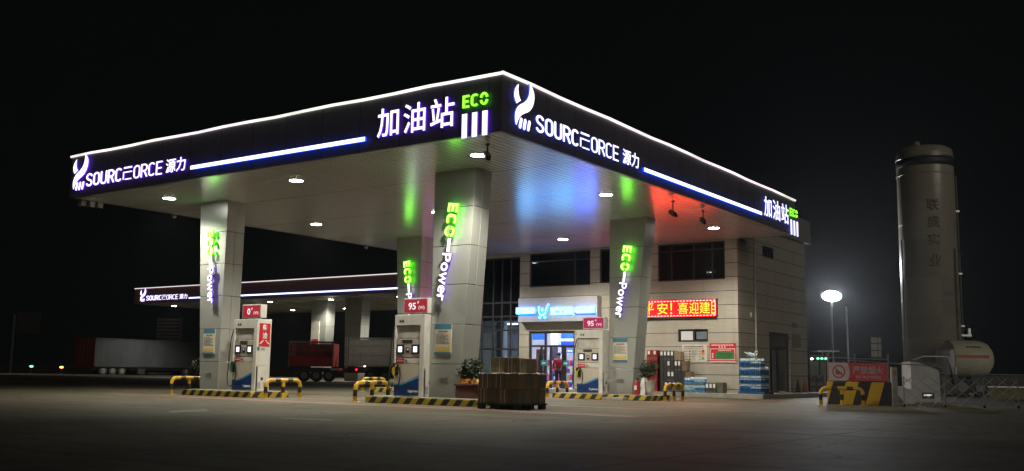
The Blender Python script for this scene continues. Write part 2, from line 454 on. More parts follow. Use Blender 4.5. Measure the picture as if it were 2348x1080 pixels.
# ------------------------------------------------------------------ lettering
def arc(cx, cy, rx, ry, a0, a1, n=10):
    return [(cx + rx * math.cos(math.radians(a0 + (a1 - a0) * i / n)), cy + ry * math.sin(math.radians(a0 + (a1 - a0) * i / n))) for i in range(n + 1)]
def glyph(ch, w=.46):
    h = w / 2; r = .25
    if ch == 'S': return w, [arc(h, .75, h, r, 25, 180) + [(0.02, .66), (w * .2, .56), (w * .8, .42), (w - .02, .33)] + arc(h, .25, h, r, 0, -155)], []
    if ch == 'O': return w, [], [arc(h, 1 - r, h, r, 0, 180) + arc(h, r, h, r, 180, 360)]
    if ch == 'U': return w, [[(0, 1)] + arc(h, r, h, r, 180, 360) + [(w, 1)]], []
    if ch == 'R': return w, [[(0, 0), (0, 1)] + arc(h, .74, h, .26, 90, -90) + [(0.02, .48)], [(h, .48), (w, 0)]], []
    if ch == 'P': return w, [[(0, 0), (0, 1)] + arc(h, .72, h, .28, 90, -90) + [(0.02, .44)]], []
    if ch == 'C': return w, [arc(h, 1 - r, h, r, 40, 180) + arc(h, r, h, r, 180, 320)], []
    if ch == 'E': return w * .9, [[(w * .9, 1), (0, 1), (0, 0), (w * .9, 0)], [(0.03, .5), (w * .8, .5)]], []
    if ch == 'Q': return w, [arc(h, .5, h, .5, 14, 166, 14), arc(h, .5, h, .5, 194, 346, 14)], []     # O split in two arcs
    if ch == 'o': return .6, [], [arc(.3, .36, .3, .36, 0, 345, 16)]
    if ch == 'w': return .92, [[(0, .72), (.23, 0), (.46, .66), (.69, 0), (.92, .72)]], []
    if ch == 'e': return .58, [[(.03, .36), (.58, .36)] + arc(.29, .36, .29, .36, 0, 315, 14)], []
    if ch == 'r': return .34, [[(0, 0), (0, .72)], [(0, .42)] + arc(.22, .46, .22, .26, 160, 60, 6)], []
    if ch == '-': return .62, [[(0, .5), (.62, .5)]], []
    return .3, [], []
def ribbon(bm, pts, w, closed=False, z=0.0, caps=True):
    P = [Vector((x, y)) for x, y in pts]; n = len(P); Lf, Rt = [], []
    for i in range(n):
        a = P[(i - 1) % n] if closed or i > 0 else None
        b = P[(i + 1) % n] if closed or i < n - 1 else None
        d1 = (P[i] - a).normalized() if a is not None else None
        d2 = (b - P[i]).normalized() if b is not None else None
        if d1 is None: d1 = d2
        if d2 is None: d2 = d1
        t = d1 + d2
        t = t.normalized() if t.length > 1e-4 else d1
        nn = Vector((-t.y, t.x)); c = max(.45, nn.dot(Vector((-d1.y, d1.x))))
        Lf.append(P[i] + nn * (w / 2 / c)); Rt.append(P[i] - nn * (w / 2 / c))
    poly = []
    lv = [bm.verts.new((p.x, p.y, z)) for p in Lf]; rv = [bm.verts.new((p.x, p.y, z)) for p in Rt]
    fs = []
    for i in range(n if closed else n - 1):
        j = (i + 1) % n
        fs.append(bm.faces.new((lv[i], rv[i], rv[j], lv[j])))
    if not closed and caps:
        for e, (p, q) in ((0, (P[0], P[1])), (n - 1, (P[-1], P[-2]))):
            d = (p - q).normalized(); a0 = math.atan2(d.y, d.x)
            l, r = (lv[e], rv[e])
            vs = [bm.verts.new((p.x + w / 2 * math.cos(a0 + t * PI / 180), p.y + w / 2 * math.sin(a0 + t * PI / 180), z)) for t in (-60, -30, 0, 30, 60)]
            # order from the side at -90 deg to +90 deg
            s = rv[e] if e == n - 1 else lv[e]
            t2 = lv[e] if e == n - 1 else rv[e]
            fs.append(bm.faces.new([s] + vs + [t2]))
    return fs
def thicken(bm, t):
    """extrude planar glyph faces (xy) to thickness t; front faces keep slot 0, the sides and back take slot 1"""
    for f in list(bm.faces):
        if f.normal.z < 0: f.normal_flip()
    bmesh.ops.recalc_face_normals(bm, faces=bm.faces)
    back = bmesh.ops.extrude_face_region(bm, geom=list(bm.faces))
    vs = [g for g in back['geom'] if isinstance(g, bmesh.types.BMVert)]
    for v in vs: v.co.z += t
    bmesh.ops.recalc_face_normals(bm, faces=bm.faces)
    for f in bm.faces:
        f.material_index = 0 if all(v.co.z > t * .5 for v in f.verts) else 1
def strokes_bm(seq, gap=.17, gw=.46):
    """seq of (char, stroke width) -> flat bmesh with baseline 0, height 1"""
    bm = BM(); x = 0; k = 0
    for ch, sw in seq:
        if ch == 'F':                                   # the three-bar sign between the two words
            for pl in ([(0, 1), (.72, 1)], [(.74, .62), (0, .62), (0, .02)], [(.14, .02), (.72, .02)]):
                ribbon(bm, [(x + a, b) for a, b in pl], sw * (1.2 if pl[0][1] == 1 else .8), caps=False)
            x += .74 + gap; continue
        w, op, cl = glyph(ch, gw)
        for pl in op: ribbon(bm, [(x + a, b) for a, b in pl], sw, z=.0, caps=ch not in 'EQCe-' or sw < .16)
        for pl in cl: ribbon(bm, [(x + a, b) for a, b in pl], sw, True)
        x += w + gap + (sw - .13)
    return bm
_tcache = {}
def font_bm(text, bold=0.0, spacing=1.0):
    key = (text, bold, spacing)
    if key not in _tcache:
        cu = bpy.data.curves.new('lettering_source', 'FONT'); cu.body = text; cu.offset = bold; cu.resolution_u = 3
        cu.space_character = spacing; cu.fill_mode = 'FRONT'
        o = bpy.data.objects.new('lettering_source', cu); COL.objects.link(o)
        dg = bpy.context.evaluated_depsgraph_get(); dg.update()
        me = bpy.data.meshes.new_from_object(o.evaluated_get(dg))
        COL.objects.unlink(o); bpy.data.objects.remove(o); bpy.data.curves.remove(cu)
        _tcache[key] = me
    bm = BM(); bm.from_mesh(_tcache[key])
    bmesh.ops.remove_doubles(bm, verts=bm.verts, dist=1e-5)
    return bm
def fit(bm, w, h, keep=False):
    xs = [v.co.x for v in bm.verts]; ys = [v.co.y for v in bm.verts]
    x0, x1, y0, y1 = min(xs), max(xs), min(ys), max(ys)
    sx = w / max(1e-6, x1 - x0); sy = h / max(1e-6, y1 - y0)
    if keep: sx = sy = min(sx, sy)
    for v in bm.verts:
        v.co.x = (v.co.x - x0) * sx; v.co.y = (v.co.y - y0) * sy
    return bm
def to_plane(bm, o, ax, ay, an):
    o, ax, ay, an = Vector(o), Vector(ax), Vector(ay), Vector(an)
    for v in bm.verts: v.co = o + ax * v.co.x + ay * v.co.y + an * v.co.z
    return bm
def sign_text(name, bm, w, h, t, o, ax, ay, an, ms, parent, world=True, keep=False):
    fit(bm, w, h, keep); thicken(bm, t); to_plane(bm, o, ax, ay, an)
    return finish(name, bm, ms, parent, world)
def flat_text(name, text, w, h, o, ax, ay, an, m, parent, world=False, bold=.0, keep=False, t=.004):
    bm = font_bm(text, bold); fit(bm, w, h, keep); thicken(bm, t); to_plane(bm, o, ax, ay, an)
    return finish(name, bm, [m, m], parent, world)

# ------------------------------------------------------------------ ground
bm = BM()
bmesh.ops.create_grid(bm, x_segments=1, y_segments=1, size=900)
structure('ground', bm, GROUND)
bm = BM()
for (x0, y0, x1, y1) in ((-17.5, .55, 3.2, 1.55), (-17.5, 5.2, 1.5, 5.9), (-8.6, 11.6, 1.0, 12.6)):
    box(bm, x0, y0, .0, x1, y1, .004)
box(bm, -1.2, 19.2, 0, 4.5, 20.0, .004)
structure('red_road_marking', bm, REDP)

bm = BM()
for pts in ([(383, 943), (470, 939.5), (480, 942.5), (392, 946.5)], [(640, 958), (760, 963), (770, 966), (650, 960)]):
    vs = [bm.verts.new((PZ(x, y, .0).x, PZ(x, y, 0).y, .006)) for x, y in pts]; bm.faces.new(vs)
structure('worn_white_marking', bm, mat('worn white paint', (.22, .21, .18), .7, 0, .5, 2))
X, Y, Z = Vector((1, 0, 0)), Vector((0, 1, 0)), Vector((0, 0, 1))
# ------------------------------------------------------------------ main canopy
CX0, CY1, ZB, ZT = -19.0, 21.46, 6.9, 8.39
canopy = thing('fuel_canopy', 'large flat filling station canopy with white lit roof edge and glowing white lettering', 'canopy', (-9.5, 10.7, 0))
bm = BM(); box(bm, CX0 + .12, .12, ZB + .05, -.12, CY1 - .05, ZT - .06)
part('roof_slab', bm, GREYD, canopy, True)
bm = BM()
box(bm, CX0, 0, ZB, 0, .1, ZT); box(bm, -.1, .1, ZB, 0, CY1, ZT); box(bm, CX0, .1, ZB, CX0 + .1, CY1, ZT)
part('fascia', bm, FASC, canopy, True)
bm = BM(); box(bm, CX0 + .1, .1, ZB + .012, -.1, CY1 - .002, ZB + .045)
part('soffit', bm, SOFFIT, canopy, True)
bm = BM()
for a, b in (((CX0, .1), (0, .16)), ((-.16, .16), (-.1, CY1)), ):
    box(bm, a[0] if a[0] == CX0 else a[0], a[1], ZB - .0, b[0], b[1], ZB + .01)
part('soffit_trim', bm, STEEL, canopy, True)
for nm, pts in (('a', [(CX0 - .03, -.03), (.03, -.03)]), ('b', [(.03, -.03), (.03, CY1 - .05)])):
    bm = BM(); prev = None
    (xa, ya), (xb, yb) = pts; n = 16
    for i in range(n):
        t0, t1 = i / n, (i + 1) / n
        z0 = ZT + .015 * math.sin(i * 1.9); z1 = ZT + .015 * math.sin((i + 1) * 1.9)
        rod(bm, (xa + (xb - xa) * t0, ya + (yb - ya) * t0, z0), (xa + (xb - xa) * t1, ya + (yb - ya) * t1, z1), .042, seg=8)
    part('light_strip', bm, L_EDGE, canopy, True)

# emblem traced from the sign, in metres from its lower left corner
LEAFP = [(190, 112), (150, 150), (118, 210), (105, 290), (108, 350), (120, 410), (152, 485), (190, 455), (232, 430), (205, 370), (190, 300), (182, 220)]
BODYP = [(400, 105), (430, 150), (460, 215), (485, 300), (490, 380), (480, 470), (455, 550), (410, 620), (360, 655), (300, 675), (250, 700), (205, 750), (170, 820), (150, 893), (135, 880), (120, 800), (118, 720), (125, 660), (145, 590), (180, 535), (225, 500), (290, 470), (340, 425), (375, 365), (395, 290), (402, 200)]
DASHP = [((238, 795), (215, 920)), ((315, 820), (293, 950)), ((395, 850), (372, 975))]
def on_face(p):
    q = PX(1160 + p[0] / 8.3125, 180 + p[1] / 8.3125, 0.0); return (q.y - .39, q.z - 7.15)
LEAFP = [on_face(p) for p in LEAFP]; BODYP = [on_face(p) for p in BODYP]
DASHP = [(on_face(a), on_face(b)) for a, b in DASHP]
def flat_poly(bm, pts):
    vs = [bm.verts.new((x, y, 0)) for x, y in pts]
    f = bm.faces.new(vs); bmesh.ops.triangulate(bm, faces=[f])
def fascia_sign(parent, o, ax, an, dist, halo, zb=ZB, sc=1.0, eco_end=None, bar=None, cjk=None, simple=False):
    """o = viewer's left end of the fascia at ground level, ax along it; all distances along ax in metres"""
    o = Vector(o); st = an * .05
    def P(s, z): return o + ax * s + Z * z + st
    bm = BM(); flat_poly(bm, LEAFP); flat_poly(bm, BODYP)
    for a, b in DASHP: ribbon(bm, [a, b], .115)
    thicken(bm, .04); to_plane(bm, P(dist[0], zb + .25), ax, Z, an); finish('emblem', bm, [L_LET, halo], parent)
    seq = [(c, .155) for c in 'SOURC'] + [('F', .115)] + [(c, .12) for c in 'ORCE']
    sign_text('latin_lettering', strokes_bm(seq, .19), dist[2] - dist[1], .47, .035, P(dist[1], zb + .275), ax, Z, an, [L_LET, halo], parent)
    sign_text('chinese_lettering', font_bm('源力', .012), dist[4] - dist[3], .46, .035, P(dist[3], zb + .29), ax, Z, an, [L_LET, halo], parent)
    bm = BM(); a, b = bar
    for q in ((a, b),):
        vs = box(bm, q[0], zb + .275, 0, q[1], zb + .395, .06)
    bmesh.ops.recalc_face_normals(bm, faces=bm.faces)
    for f in bm.faces: f.material_index = 0 if f.normal.z > .5 else 1
    to_plane(bm, P(0, 0), ax, Z, an); finish('light_bar', bm, [L_BAR, L_BARSIDE], parent)
    if cjk:
        for ch, (a, b) in zip('加油站', cjk):
            sign_text('station_lettering', font_bm(ch, .009), b - a, .8, .04, P(a, zb + .3), ax, Z, an, [L_LET, halo], parent)
    if eco_end:
        a, b = eco_end
        sign_text('eco_lettering', strokes_bm([('E', .2), ('C', .2), ('Q', .2)], .2, .58), b - a, .33, .04, P(a, zb + .72), ax, Z, an, [L_ECO, L_ECOF], parent)
        bm = BM(); w = (b - a) / 5
        for i in range(3):
            x = a + i * (b - a - w) / 2
            box(bm, x, zb - .07, 0, x + w, zb + .56, .04)
        bmesh.ops.recalc_face_normals(bm, faces=bm.faces)
        for f in bm.faces: f.material_index = 0 if f.normal.z > .5 else 1
        to_plane(bm, P(0, 0), ax, Z, an); finish('stripe_bars', bm, [L_LET, halo], parent)
def sx(x, y): return PY(x, y, 0).x - CX0
def sy(x, y): return PX(x, y, 0).y
cj = [(sx(870, 290), sx(919, 290)), (sx(930, 280), sx(980, 280)), (sx(991.5, 270), sx(1046, 270))]
fascia_sign(canopy, (CX0, 0, 0), X, -Y, (sx(169.4, 430), sx(202, 420), sx(377, 390), sx(385, 385), sx(430, 380)), L_HALO,
            eco_end=(sx(1065, 240), sx(1123, 240)), bar=(sx(443, 385), sx(843, 321)), cjk=cj)
cj = [(sy(1747.5, 480), sy(1764.5, 480)), (sy(1767.5, 490), sy(1784, 490)), (sy(1787, 500), sy(1803.5, 500))]
fascia_sign(canopy, (0, 0, 0), Y, X, (.39, sy(1222.5, 280), sy(1413, 350), sy(1422.5, 360), sy(1459.5, 370)), L_HALO2,
            eco_end=(sy(1807.5, 490), sy(1824.5, 490)), bar=(sy(1470, 390), sy(1741, 488)), cjk=cj)

# pillars: 0.8 m deep, flared towards the canopy middle line's outside
def pillar(parent, xb0, xb1, xt0, xt1, y0, y1, zt, base, eco, nm='pillar'):
    bm = BM()
    lv = [base, 1.18, 2.33, 3.5, 4.65, 5.8, zt]
    for i in range(len(lv) - 1):
        z0, z1 = lv[i], lv[i + 1] - (.016 if i < len(lv) - 2 else 0)
        f0, f1 = (z0 - base) / (zt - base), (z1 - base) / (zt - base)
        l0, r0, l1, r1 = [xb0 + (xt0 - xb0) * f0, xb1 + (xt1 - xb1) * f0, xb0 + (xt0 - xb0) * f1, xb1 + (xt1 - xb1) * f1]
        ym = y0 + (y1 - y0) * .5
        for ya, yb in ((y0, ym - .006), (ym + .006, y1)):
            hexa(bm, [(l0, ya, z0), (r0, ya, z0), (r0, yb, z0), (l0, yb, z0)], [(l1, ya, z1), (r1, ya, z1), (r1, yb, z1), (l1, yb, z1)])
    p = finish(nm, bm, ALU, parent, bevel=.008)
    bm = BM(); i = .03
    hexa(bm, [(xb0 + i, y0 + i, base), (xb1 - i, y0 + i, base), (xb1 - i, y1 - i, base), (xb0 + i, y1 - i, base)], [(xt0 + i, y0 + i, zt - .002), (xt1 - i, y0 + i, zt - .002), (xt1 - i, y1 - i, zt - .002), (xt0 + i, y1 - i, zt - .002)])
    finish('core', bm, BLACK, p)
    bm = BM(); xm = (xb0 + xb1) / 2
    box(bm, xm - .16, y0 - .012, .62, xm + .16, y0 - .002, .78)
    finish('service_plate', bm, STEEL, p)
    if eco:
        (xa, za), (xc, zc) = eco
        d = (Vector((xc, y0, zc)) - Vector((xa, y0, za))); Ln = d.length; ax = d.normalized(); ay = Vector((-ax.z, 0, ax.x))
        if ay.x < 0: ay = -ay
        hgt = .37; o = Vector((xa, y0, za)) - ay * hgt * .5 + Vector((0, -.12, 0))
        an = -Y
        sign_text('eco_lettering', strokes_bm([('E', .25), ('C', .25), ('Q', .25)], .2, .74), Ln * .345, hgt, .06, o, ax, ay, an, [L_ECOP, L_ECOH], p)
        bm = BM(); box(bm, Ln * .36, hgt * .44, 0, Ln * .50, hgt * .62, .06); thick = bm
        for f in bm.faces: f.material_index = 0
        to_plane(bm, o, ax, ay, an); finish('dash_bar', bm, L_LET, p)
        sign_text('power_lettering', strokes_bm([(c, .2) for c in 'Power'], .2, .56), Ln * .485, hgt, .06, o + ax * Ln * .515, ax, ay, an, [L_LET, L_HALO3], p)
        bm = BM()
        for q in (.1, .3, .62, .9):
            c = Vector((xa, y0, za)) + ax * Ln * q
            box(bm, c.x - .02, y0 - .12, c.z - .02, c.x + .02, y0, c.z + .02)
        finish('letter_bracket', bm, GREYD, p)
    return p
PF, PB = 3.31, 14.05
pillar(canopy, -4.86, -3.73, -4.83, -3.27, PF, PF + .8, ZB + .02, .2, ((-3.955, 5.88), (-4.375, 3.02)))
pillar(canopy, -15.4, -14.43, -15.95, -14.4, PF, PF + .8, ZB + .02, .2, ((-15.12, 5.85), (-14.85, 3.22)))
pillar(canopy, -4.86, -3.88, -4.83, -3.25, PB, PB + .8, ZB + .02, .2, ((-3.95, 5.82), (-4.36, 3.1)))
pillar(canopy, -15.55, -14.5, -15.9, -14.4, PB, PB + .8, ZB + .02, .2, ((-15.12, 5.8), (-14.8, 3.0)))

# ceiling lights of both canopies
def ceiling_light(label, group):
    t = thing('ceiling_light', label, 'ceiling light', (0, 0, 0), 0, group)
    bm = BM(); lathe(bm, [(.2, 0), (.25, 0), (.25, -.012), (.205, -.014)], seg=28); part('frame', bm, STEEL, t)
    bm = BM(); bmesh.ops.create_circle(bm, cap_ends=True, segments=32, radius=.21, matrix=Matrix.Translation((0, 0, -.016))); part('diffuser', bm, L_DOWN, t)
    ld = bpy.data.lights.new('lamp_beam', 'SPOT'); ld.energy = LAMPW; ld.spot_size = math.radians(143); ld.spot_blend = .6
    ld.shadow_soft_size = .18; ld.color = (1, .94, .78)
    lo = bpy.data.objects.new('lamp_beam', ld); COL.objects.link(lo); lo.location = (0, 0, -.2); lo.parent = t
    return t
names = {(0, 0): 'above the diesel pump column', (0, 1): 'in the middle row above the diesel bay', (0, 2): 'behind the back left column',
         (1, 0): 'at the road edge between the front columns', (1, 1): 'at the main canopy centre behind the front column', (1, 2): 'above the shop door',
         (2, 0): 'at the near canopy corner above the front column', (2, 1): 'in the middle row before the back column', (2, 2): 'at the red glowing corner by the building'}
base = None
for i, x in enumerate((-15.93, -9.43, -2.18)):
    for j, y in enumerate((1.95, 9.08, 17.94)):
        lb = 'round ceiling lamp ' + names[(i, j)]
        if base is None:
            base = ceiling_light(lb, 'ceiling lamps of the main canopy'); base.location = (x, y, ZB + .012)
        else: copy_thing(base, (x, y, ZB + .012), None, lb)

# ------------------------------------------------------------------ islands, hoops
def island(x0, x1, y0, y1, label):
    t = thing('pump_island', label, 'pump island', ((x0 + x1) / 2, (y0 + y1) / 2, 0), 0, 'pump islands')
    w, d = (x1 - x0) / 2, (y1 - y0) / 2
    bm = BM(); box(bm, -w, -d, 0, w, d, .185); part('kerb', bm, KERB, t, bevel=.015)
    bm = BM(); box(bm, -w + .03, -d + .03, .185, w - .03, d - .03, .2); part('deck', bm, CONC, t)
    return t
isl = [(-15.5, -11.9, 2.65, 4.3, 'raised striped island under the diesel pump'), (-6.78, -2.8, 2.65, 4.3, 'raised striped island under the front petrol pump and potted shrub'),
       (-6.95, -2.75, 13.3, 15.05, 'raised striped island under the back petrol pump and fire extinguisher'), (-16.6, -11.9, 13.3, 15.05, 'raised striped island mostly hidden behind the front petrol pump')]
for a in isl: island(*a)
def hoop(label):
    t = thing('crash_hoop', label, 'crash barrier', (0, 0, 0), 0, 'yellow and black crash hoops')
    bm = BM(); h, hw, r = .58, .74, .065
    pts = [(0, -hw, 0), (0, -hw, h - .2)] + [(0, -hw + .2 - .2 * math.cos(a), h - .2 + .2 * math.sin(a)) for a in (.3, .6, .9, 1.2, PI / 2)]
    pts += [(0, -q[1], q[2]) for q in pts[::-1]]
    tube(bm, pts, r, 14)
    part('rail', bm, HOOP, t)
    bm = BM(); rod(bm, (0, 0, 0), (0, 0, h), r * .98, seg=14); part('middle_leg', bm, HOOP, t)
    for y in (-hw, 0, hw):
        bm = BM(); box(bm, -.1, y - .1, 0, .1, y + .1, .012); part('foot_plate', bm, YEL, t)
    return t
hp = hoop('yellow black crash hoop at the far left beside the diesel pump column')
hp.location = (-16.6, 3.75, 0)
for x, y, lb in ((-11.25, 3.45, 'yellow black crash hoop at the right end of the diesel pump island'), (-7.25, 3.45, 'yellow black crash hoop left of the front petrol pump'),
                 (-2.42, 3.4, 'yellow black crash hoop half hidden behind the carton pallet'), (-7.35, 14.3, 'yellow black crash hoop in front of the shop door'),
                 (-2.25, 14.3, 'yellow black crash hoop beside the white flower pot'), (-17.3, 14.35, 'yellow black crash hoop hidden far behind the front petrol pump'), (-10.9, 14.35, 'yellow black crash hoop peeping out left of the front petrol pump')):
    copy_thing(hp, (x, y, 0), None, lb)
q = PD(1931, 928, 34.6); copy_thing(hp, (q.x, q.y, 0), ANG + PI / 2, 'yellow black crash hoop before the striped concrete block at right')

# ------------------------------------------------------------------ dispensers
def dispenser(loc, grade, label, sgn, sign_red=True, diesel=False, w=1.17):
    t = thing('fuel_dispenser', label, 'fuel pump', loc, 0, 'fuel pumps')
    d = .62; h = 2.42; hw = w / 2
    an = -Y
    bm = BM()
    box(bm, -hw, .02, 0, hw, d, .84); box(bm, -hw, .1, .84, hw, d, 2.1); box(bm, -hw, 0, 2.1, hw, d, h)
    part('cabinet', bm, WHITEP, t, bevel=.012)
    bm = BM(); box(bm, -hw, -.005, .85, -hw + .05, .1, 2.1); box(bm, hw - .16, -.005, 0, hw, .1, 2.1)
    part('side_post', bm, WHITEP, t, bevel=.006)
    bm = BM(); box(bm, -hw + .05, .055, 1.72, hw - .16, .095, 2.08)
    part('mirror_panel', bm, mat('panel with painted reflection', (.66, .63, .57), .3, .25), t)  # pale colour stands in for a bright reflection on the panel
    bm = BM(); box(bm, -hw + .05, .03, 1.17, hw - .16, .098, 1.7); part('control_panel', bm, CREAM, t, bevel=.008)
    bm = BM(); box(bm, -.28, .018, 1.585, .1, .03, 1.675)
    pn = part('price_display', bm, BLACK, t)
    bm = BM()
    for i in range(5):
        for dx in (0, .03): box(bm, -.25 + i * .068 + dx, .0165, 1.605, -.245 + i * .068 + dx, .018, 1.655)
        for dz in (0, .025, .05): box(bm, -.25 + i * .068, .0165, 1.604 + dz, -.22 + i * .068, .018, 1.608 + dz)
    part('digits', bm, mat('grey digits', (.2, .2, .18), .5), pn)
    for cx in (-.355, .235):
        bm = BM(); box(bm, cx - .15, .012, 1.255, cx + .15, .03, 1.535); s = part('screen_frame', bm, mat('dark violet bezel', (.02, .018, .05), .4), t, bevel=.008)
        bm = BM(); box(bm, cx - .075, .006, 1.31, cx + .07, .012, 1.475); part('screen', bm, L_SCREEN, s)
    bm = BM(); box(bm, -.12, .012, 1.29, -.01, .03, 1.45); c = part('card_reader', bm, BLACK, t)
    bm = BM(); box(bm, -.085, .004, 1.36, -.03, .012, 1.42); part('card_slot', bm, WHITE, c)
    bm = BM(); box(bm, -hw + .05, .04, .98, hw - .16, .1, 1.155); part('lock_band', bm, WHITEP, t)
    bm = BM(); box(bm, -hw + .05, .028, .985, -hw + .38, .04, 1.12); part('red_notice', bm, REDPLATE, t)
    flat_text('notice_lettering', '请自助加油', .28, .07, (-hw + .075, .028, 1.02), X, Z, an, WHITE, t)
    bm = BM(); rod(bm, (-hw + .48, .04, 1.06), (-hw + .48, .0, 1.06), .035); part('lock', bm, STEEL, t)
    bm = BM(); box(bm, -hw + .02, .008, .03, hw - .17, .02, .96); part('lower_panel', bm, CREAM, t, bevel=.004)
    # wave print
    n = 14; W0, W1 = -hw + .03, hw - .18
    def wave(a, b, c): return [(W0 + (W1 - W0) * i / n, a + b * math.sin(-2.4 + 3.9 * i / n) + c * (i / n) ** 2) for i in range(n + 1)]
    w1 = wave(.44, .07, .12); w2 = [(x, y - .03 - .05 * k / n) for k, (x, y) in enumerate(w1)]
    bm = BM(); prism(bm, [(W0, .035)] + [(W1, .035)] + w2[::-1], (0, .008, 0), X, Z, an, .004); part('blue_wave', bm, BLUE, t)
    bm = BM()
    for i in range(n):
        prism(bm, [w2[i], w2[i + 1], w1[i + 1], w1[i]], (0, .008, 0), X, Z, an, .003)
    part('wave_edge', bm, BLUEL, t)
    flat_text('maker_lettering', 'Eaglestar', .4, .095, (.0, .004, .11), X, Z, an, WHITE, t, bold=.01)
    bm = BM(); box(bm, -.2, -.006, 2.2, -.13, 0, 2.27); box(bm, -.3, -.006, 2.2, -.24, 0, 2.27)
    for v in bm.verts: v.co.x -= .1
    part('header_mark', bm, GREYD, t)
    # nozzle and hose on the left front edge
    bm = BM(); box(bm, -hw + .02, -.05, .62, -hw + .2, .008, .98); b = part('nozzle_boot', bm, BLACK, t, bevel=.01)
    bm = BM(); rod(bm, (-hw + .1, -.1, .62), (-hw + .12, -.1, .86), .03, seg=10); rod(bm, (-hw + .12, -.1, .84), (-hw + .22, -.13, .92), .022, seg=8); box(bm, -hw + .05, -.13, .68, -hw + .09, -.08, .84)
    part('nozzle', bm, mat('yellow green nozzle' if not diesel else 'green nozzle', (.55, .5, .04) if not diesel else (.03, .2, .09), .4), t)
    bm = BM(); pts = []
    key = [(-hw + .03, -.03, 2.05), (-hw - .03, -.07, 1.7), (-hw - .06, -.08, 1.2), (-hw - .08, -.09, .75), (-hw - .1, -.1, .45), (-hw - .02, -.12, .22), (-hw + .12, -.13, .14), (-hw + .3, -.13, .3), (-hw + .38, -.13, .6), (-hw + .3, -.12, .9), (-hw + .15, -.11, .97), (-hw + .06, -.1, .86), (-hw + .1, -.1, .62)]
    for i in range(len(key) - 1):
        p0, p1, p2, p3 = [Vector(key[max(0, min(len(key) - 1, i + k))]) for k in (-1, 0, 1, 2)]
        for s in range(5):
            u = s / 5; pts.append(.5 * ((2 * p1) + (p2 - p0) * u + (2 * p0 - 5 * p1 + 4 * p2 - p3) * u * u + (3 * p1 - p0 - 3 * p2 + p3) * u ** 3))
    pts.append(Vector(key[-1])); tube(bm, pts, .019, 8); part('hose', bm, RUB, t)
    # side details
    bm = BM(); box(bm, hw, .25, .36, hw + .006, .34, .46); part('side_socket', bm, BLACK, t)
    bm = BM()
    for i in range(6): box(bm, hw, .1 + 0 * i, .1 + i * .035, hw + .004, .24, .112 + i * .035); box(bm, hw, .36, .1 + i * .035, hw + .004, .5, .112 + i * .035)
    part('vent_slots', bm, GREYD, t)
    # grade sign
    sm = REDSIGN if sgn == 0 else PINKSIGN
    x0 = hw - .93; x1 = hw + .02; z0, z1 = h + .04, h + .5
    bm = BM(); box(bm, x0, .1, z0, x1, .36, z1); sb = part('grade_sign', bm, WHITEP, t, bevel=.012)
    bm = BM(); box(bm, x0 + .035, .092, z0 + .035, x1 - .035, .1, z1 - .035); part('sign_face', bm, sm, sb)
    for xl in (x0 + .2, x1 - .27):
        bm = BM(); box(bm, xl, .15, h, xl + .07, .3, z0); part('sign_leg', bm, WHITEP, sb)
    LT = emit('sign print', (1, .9, .92), .75)
    if grade == '95':
        flat_text('grade_number', '95', .29, .21, (x0 + .2, .09, z0 + .11), X, Z, an, LT, sb, bold=.02)
        flat_text('grade_mark', '#', .07, .08, (x0 + .54, .09, z0 + .29), X, Z, an, LT, sb)
    else:
        flat_text('grade_number', '0', .15, .21, (x0 + .27, .09, z0 + .11), X, Z, an, LT, sb, bold=.02)
        flat_text('grade_mark', '#', .07, .08, (x0 + .46, .09, z0 + .27), X, Z, an, LT, sb)
    flat_text('grade_norm', '(VI)', .23, .12, (x0 + .6, .09, z0 + .1), X, Z, an, LT, sb)
    if diesel:
        bm = BM(); box(bm, hw, .09, 1.5, hw + .012, .56, 2.28); pl = part('side_plate', bm, emit('lit red side plate', (.7, .012, .02), .35), t, bevel=.004)
        for ch, z in (('柴', 2.02), ('油', 1.75)):
            flat_text('side_lettering', ch, .21, .22, (hw + .012, .215, z), Y, Z, X, WHITE, pl, bold=.02)
        bm = BM()
        for s in (-1, 1):
            prism(bm, [(0, 0), (.05, -.0), (.2, -.13), (.15, -.13)], (hw + .012, .325 + s * .02, 1.71), Y * s, Z, X, .003)
        part('side_mark', bm, WHITE, pl)
        bm = BM(); box(bm, hw, .03, 1.36, hw + .006, .13, 1.48); part('green_sticker', bm, mat('green sticker', (.02, .2, .14), .5), t)
        bm = BM(); box(bm, hw, .2, 1.36, hw + .006, .36, 1.45); part('sticker', bm, mat('pale sticker', (.4, .36, .28), .5), t)
        for lb in t.children: pass
    return t
dispenser((-12.8, 3.05, .2), '0', 'white diesel pump with red 0 sign and red side plate', 0, diesel=True, w=1.2)
dispenser((-5.45, 3.05, .2), '95', 'white petrol pump with red 95 sign on the island nearest the camera', 0)
dispenser((-5.5, 13.65, .2), '95', 'white petrol pump with crimson 95 sign in front of the shop', 1)

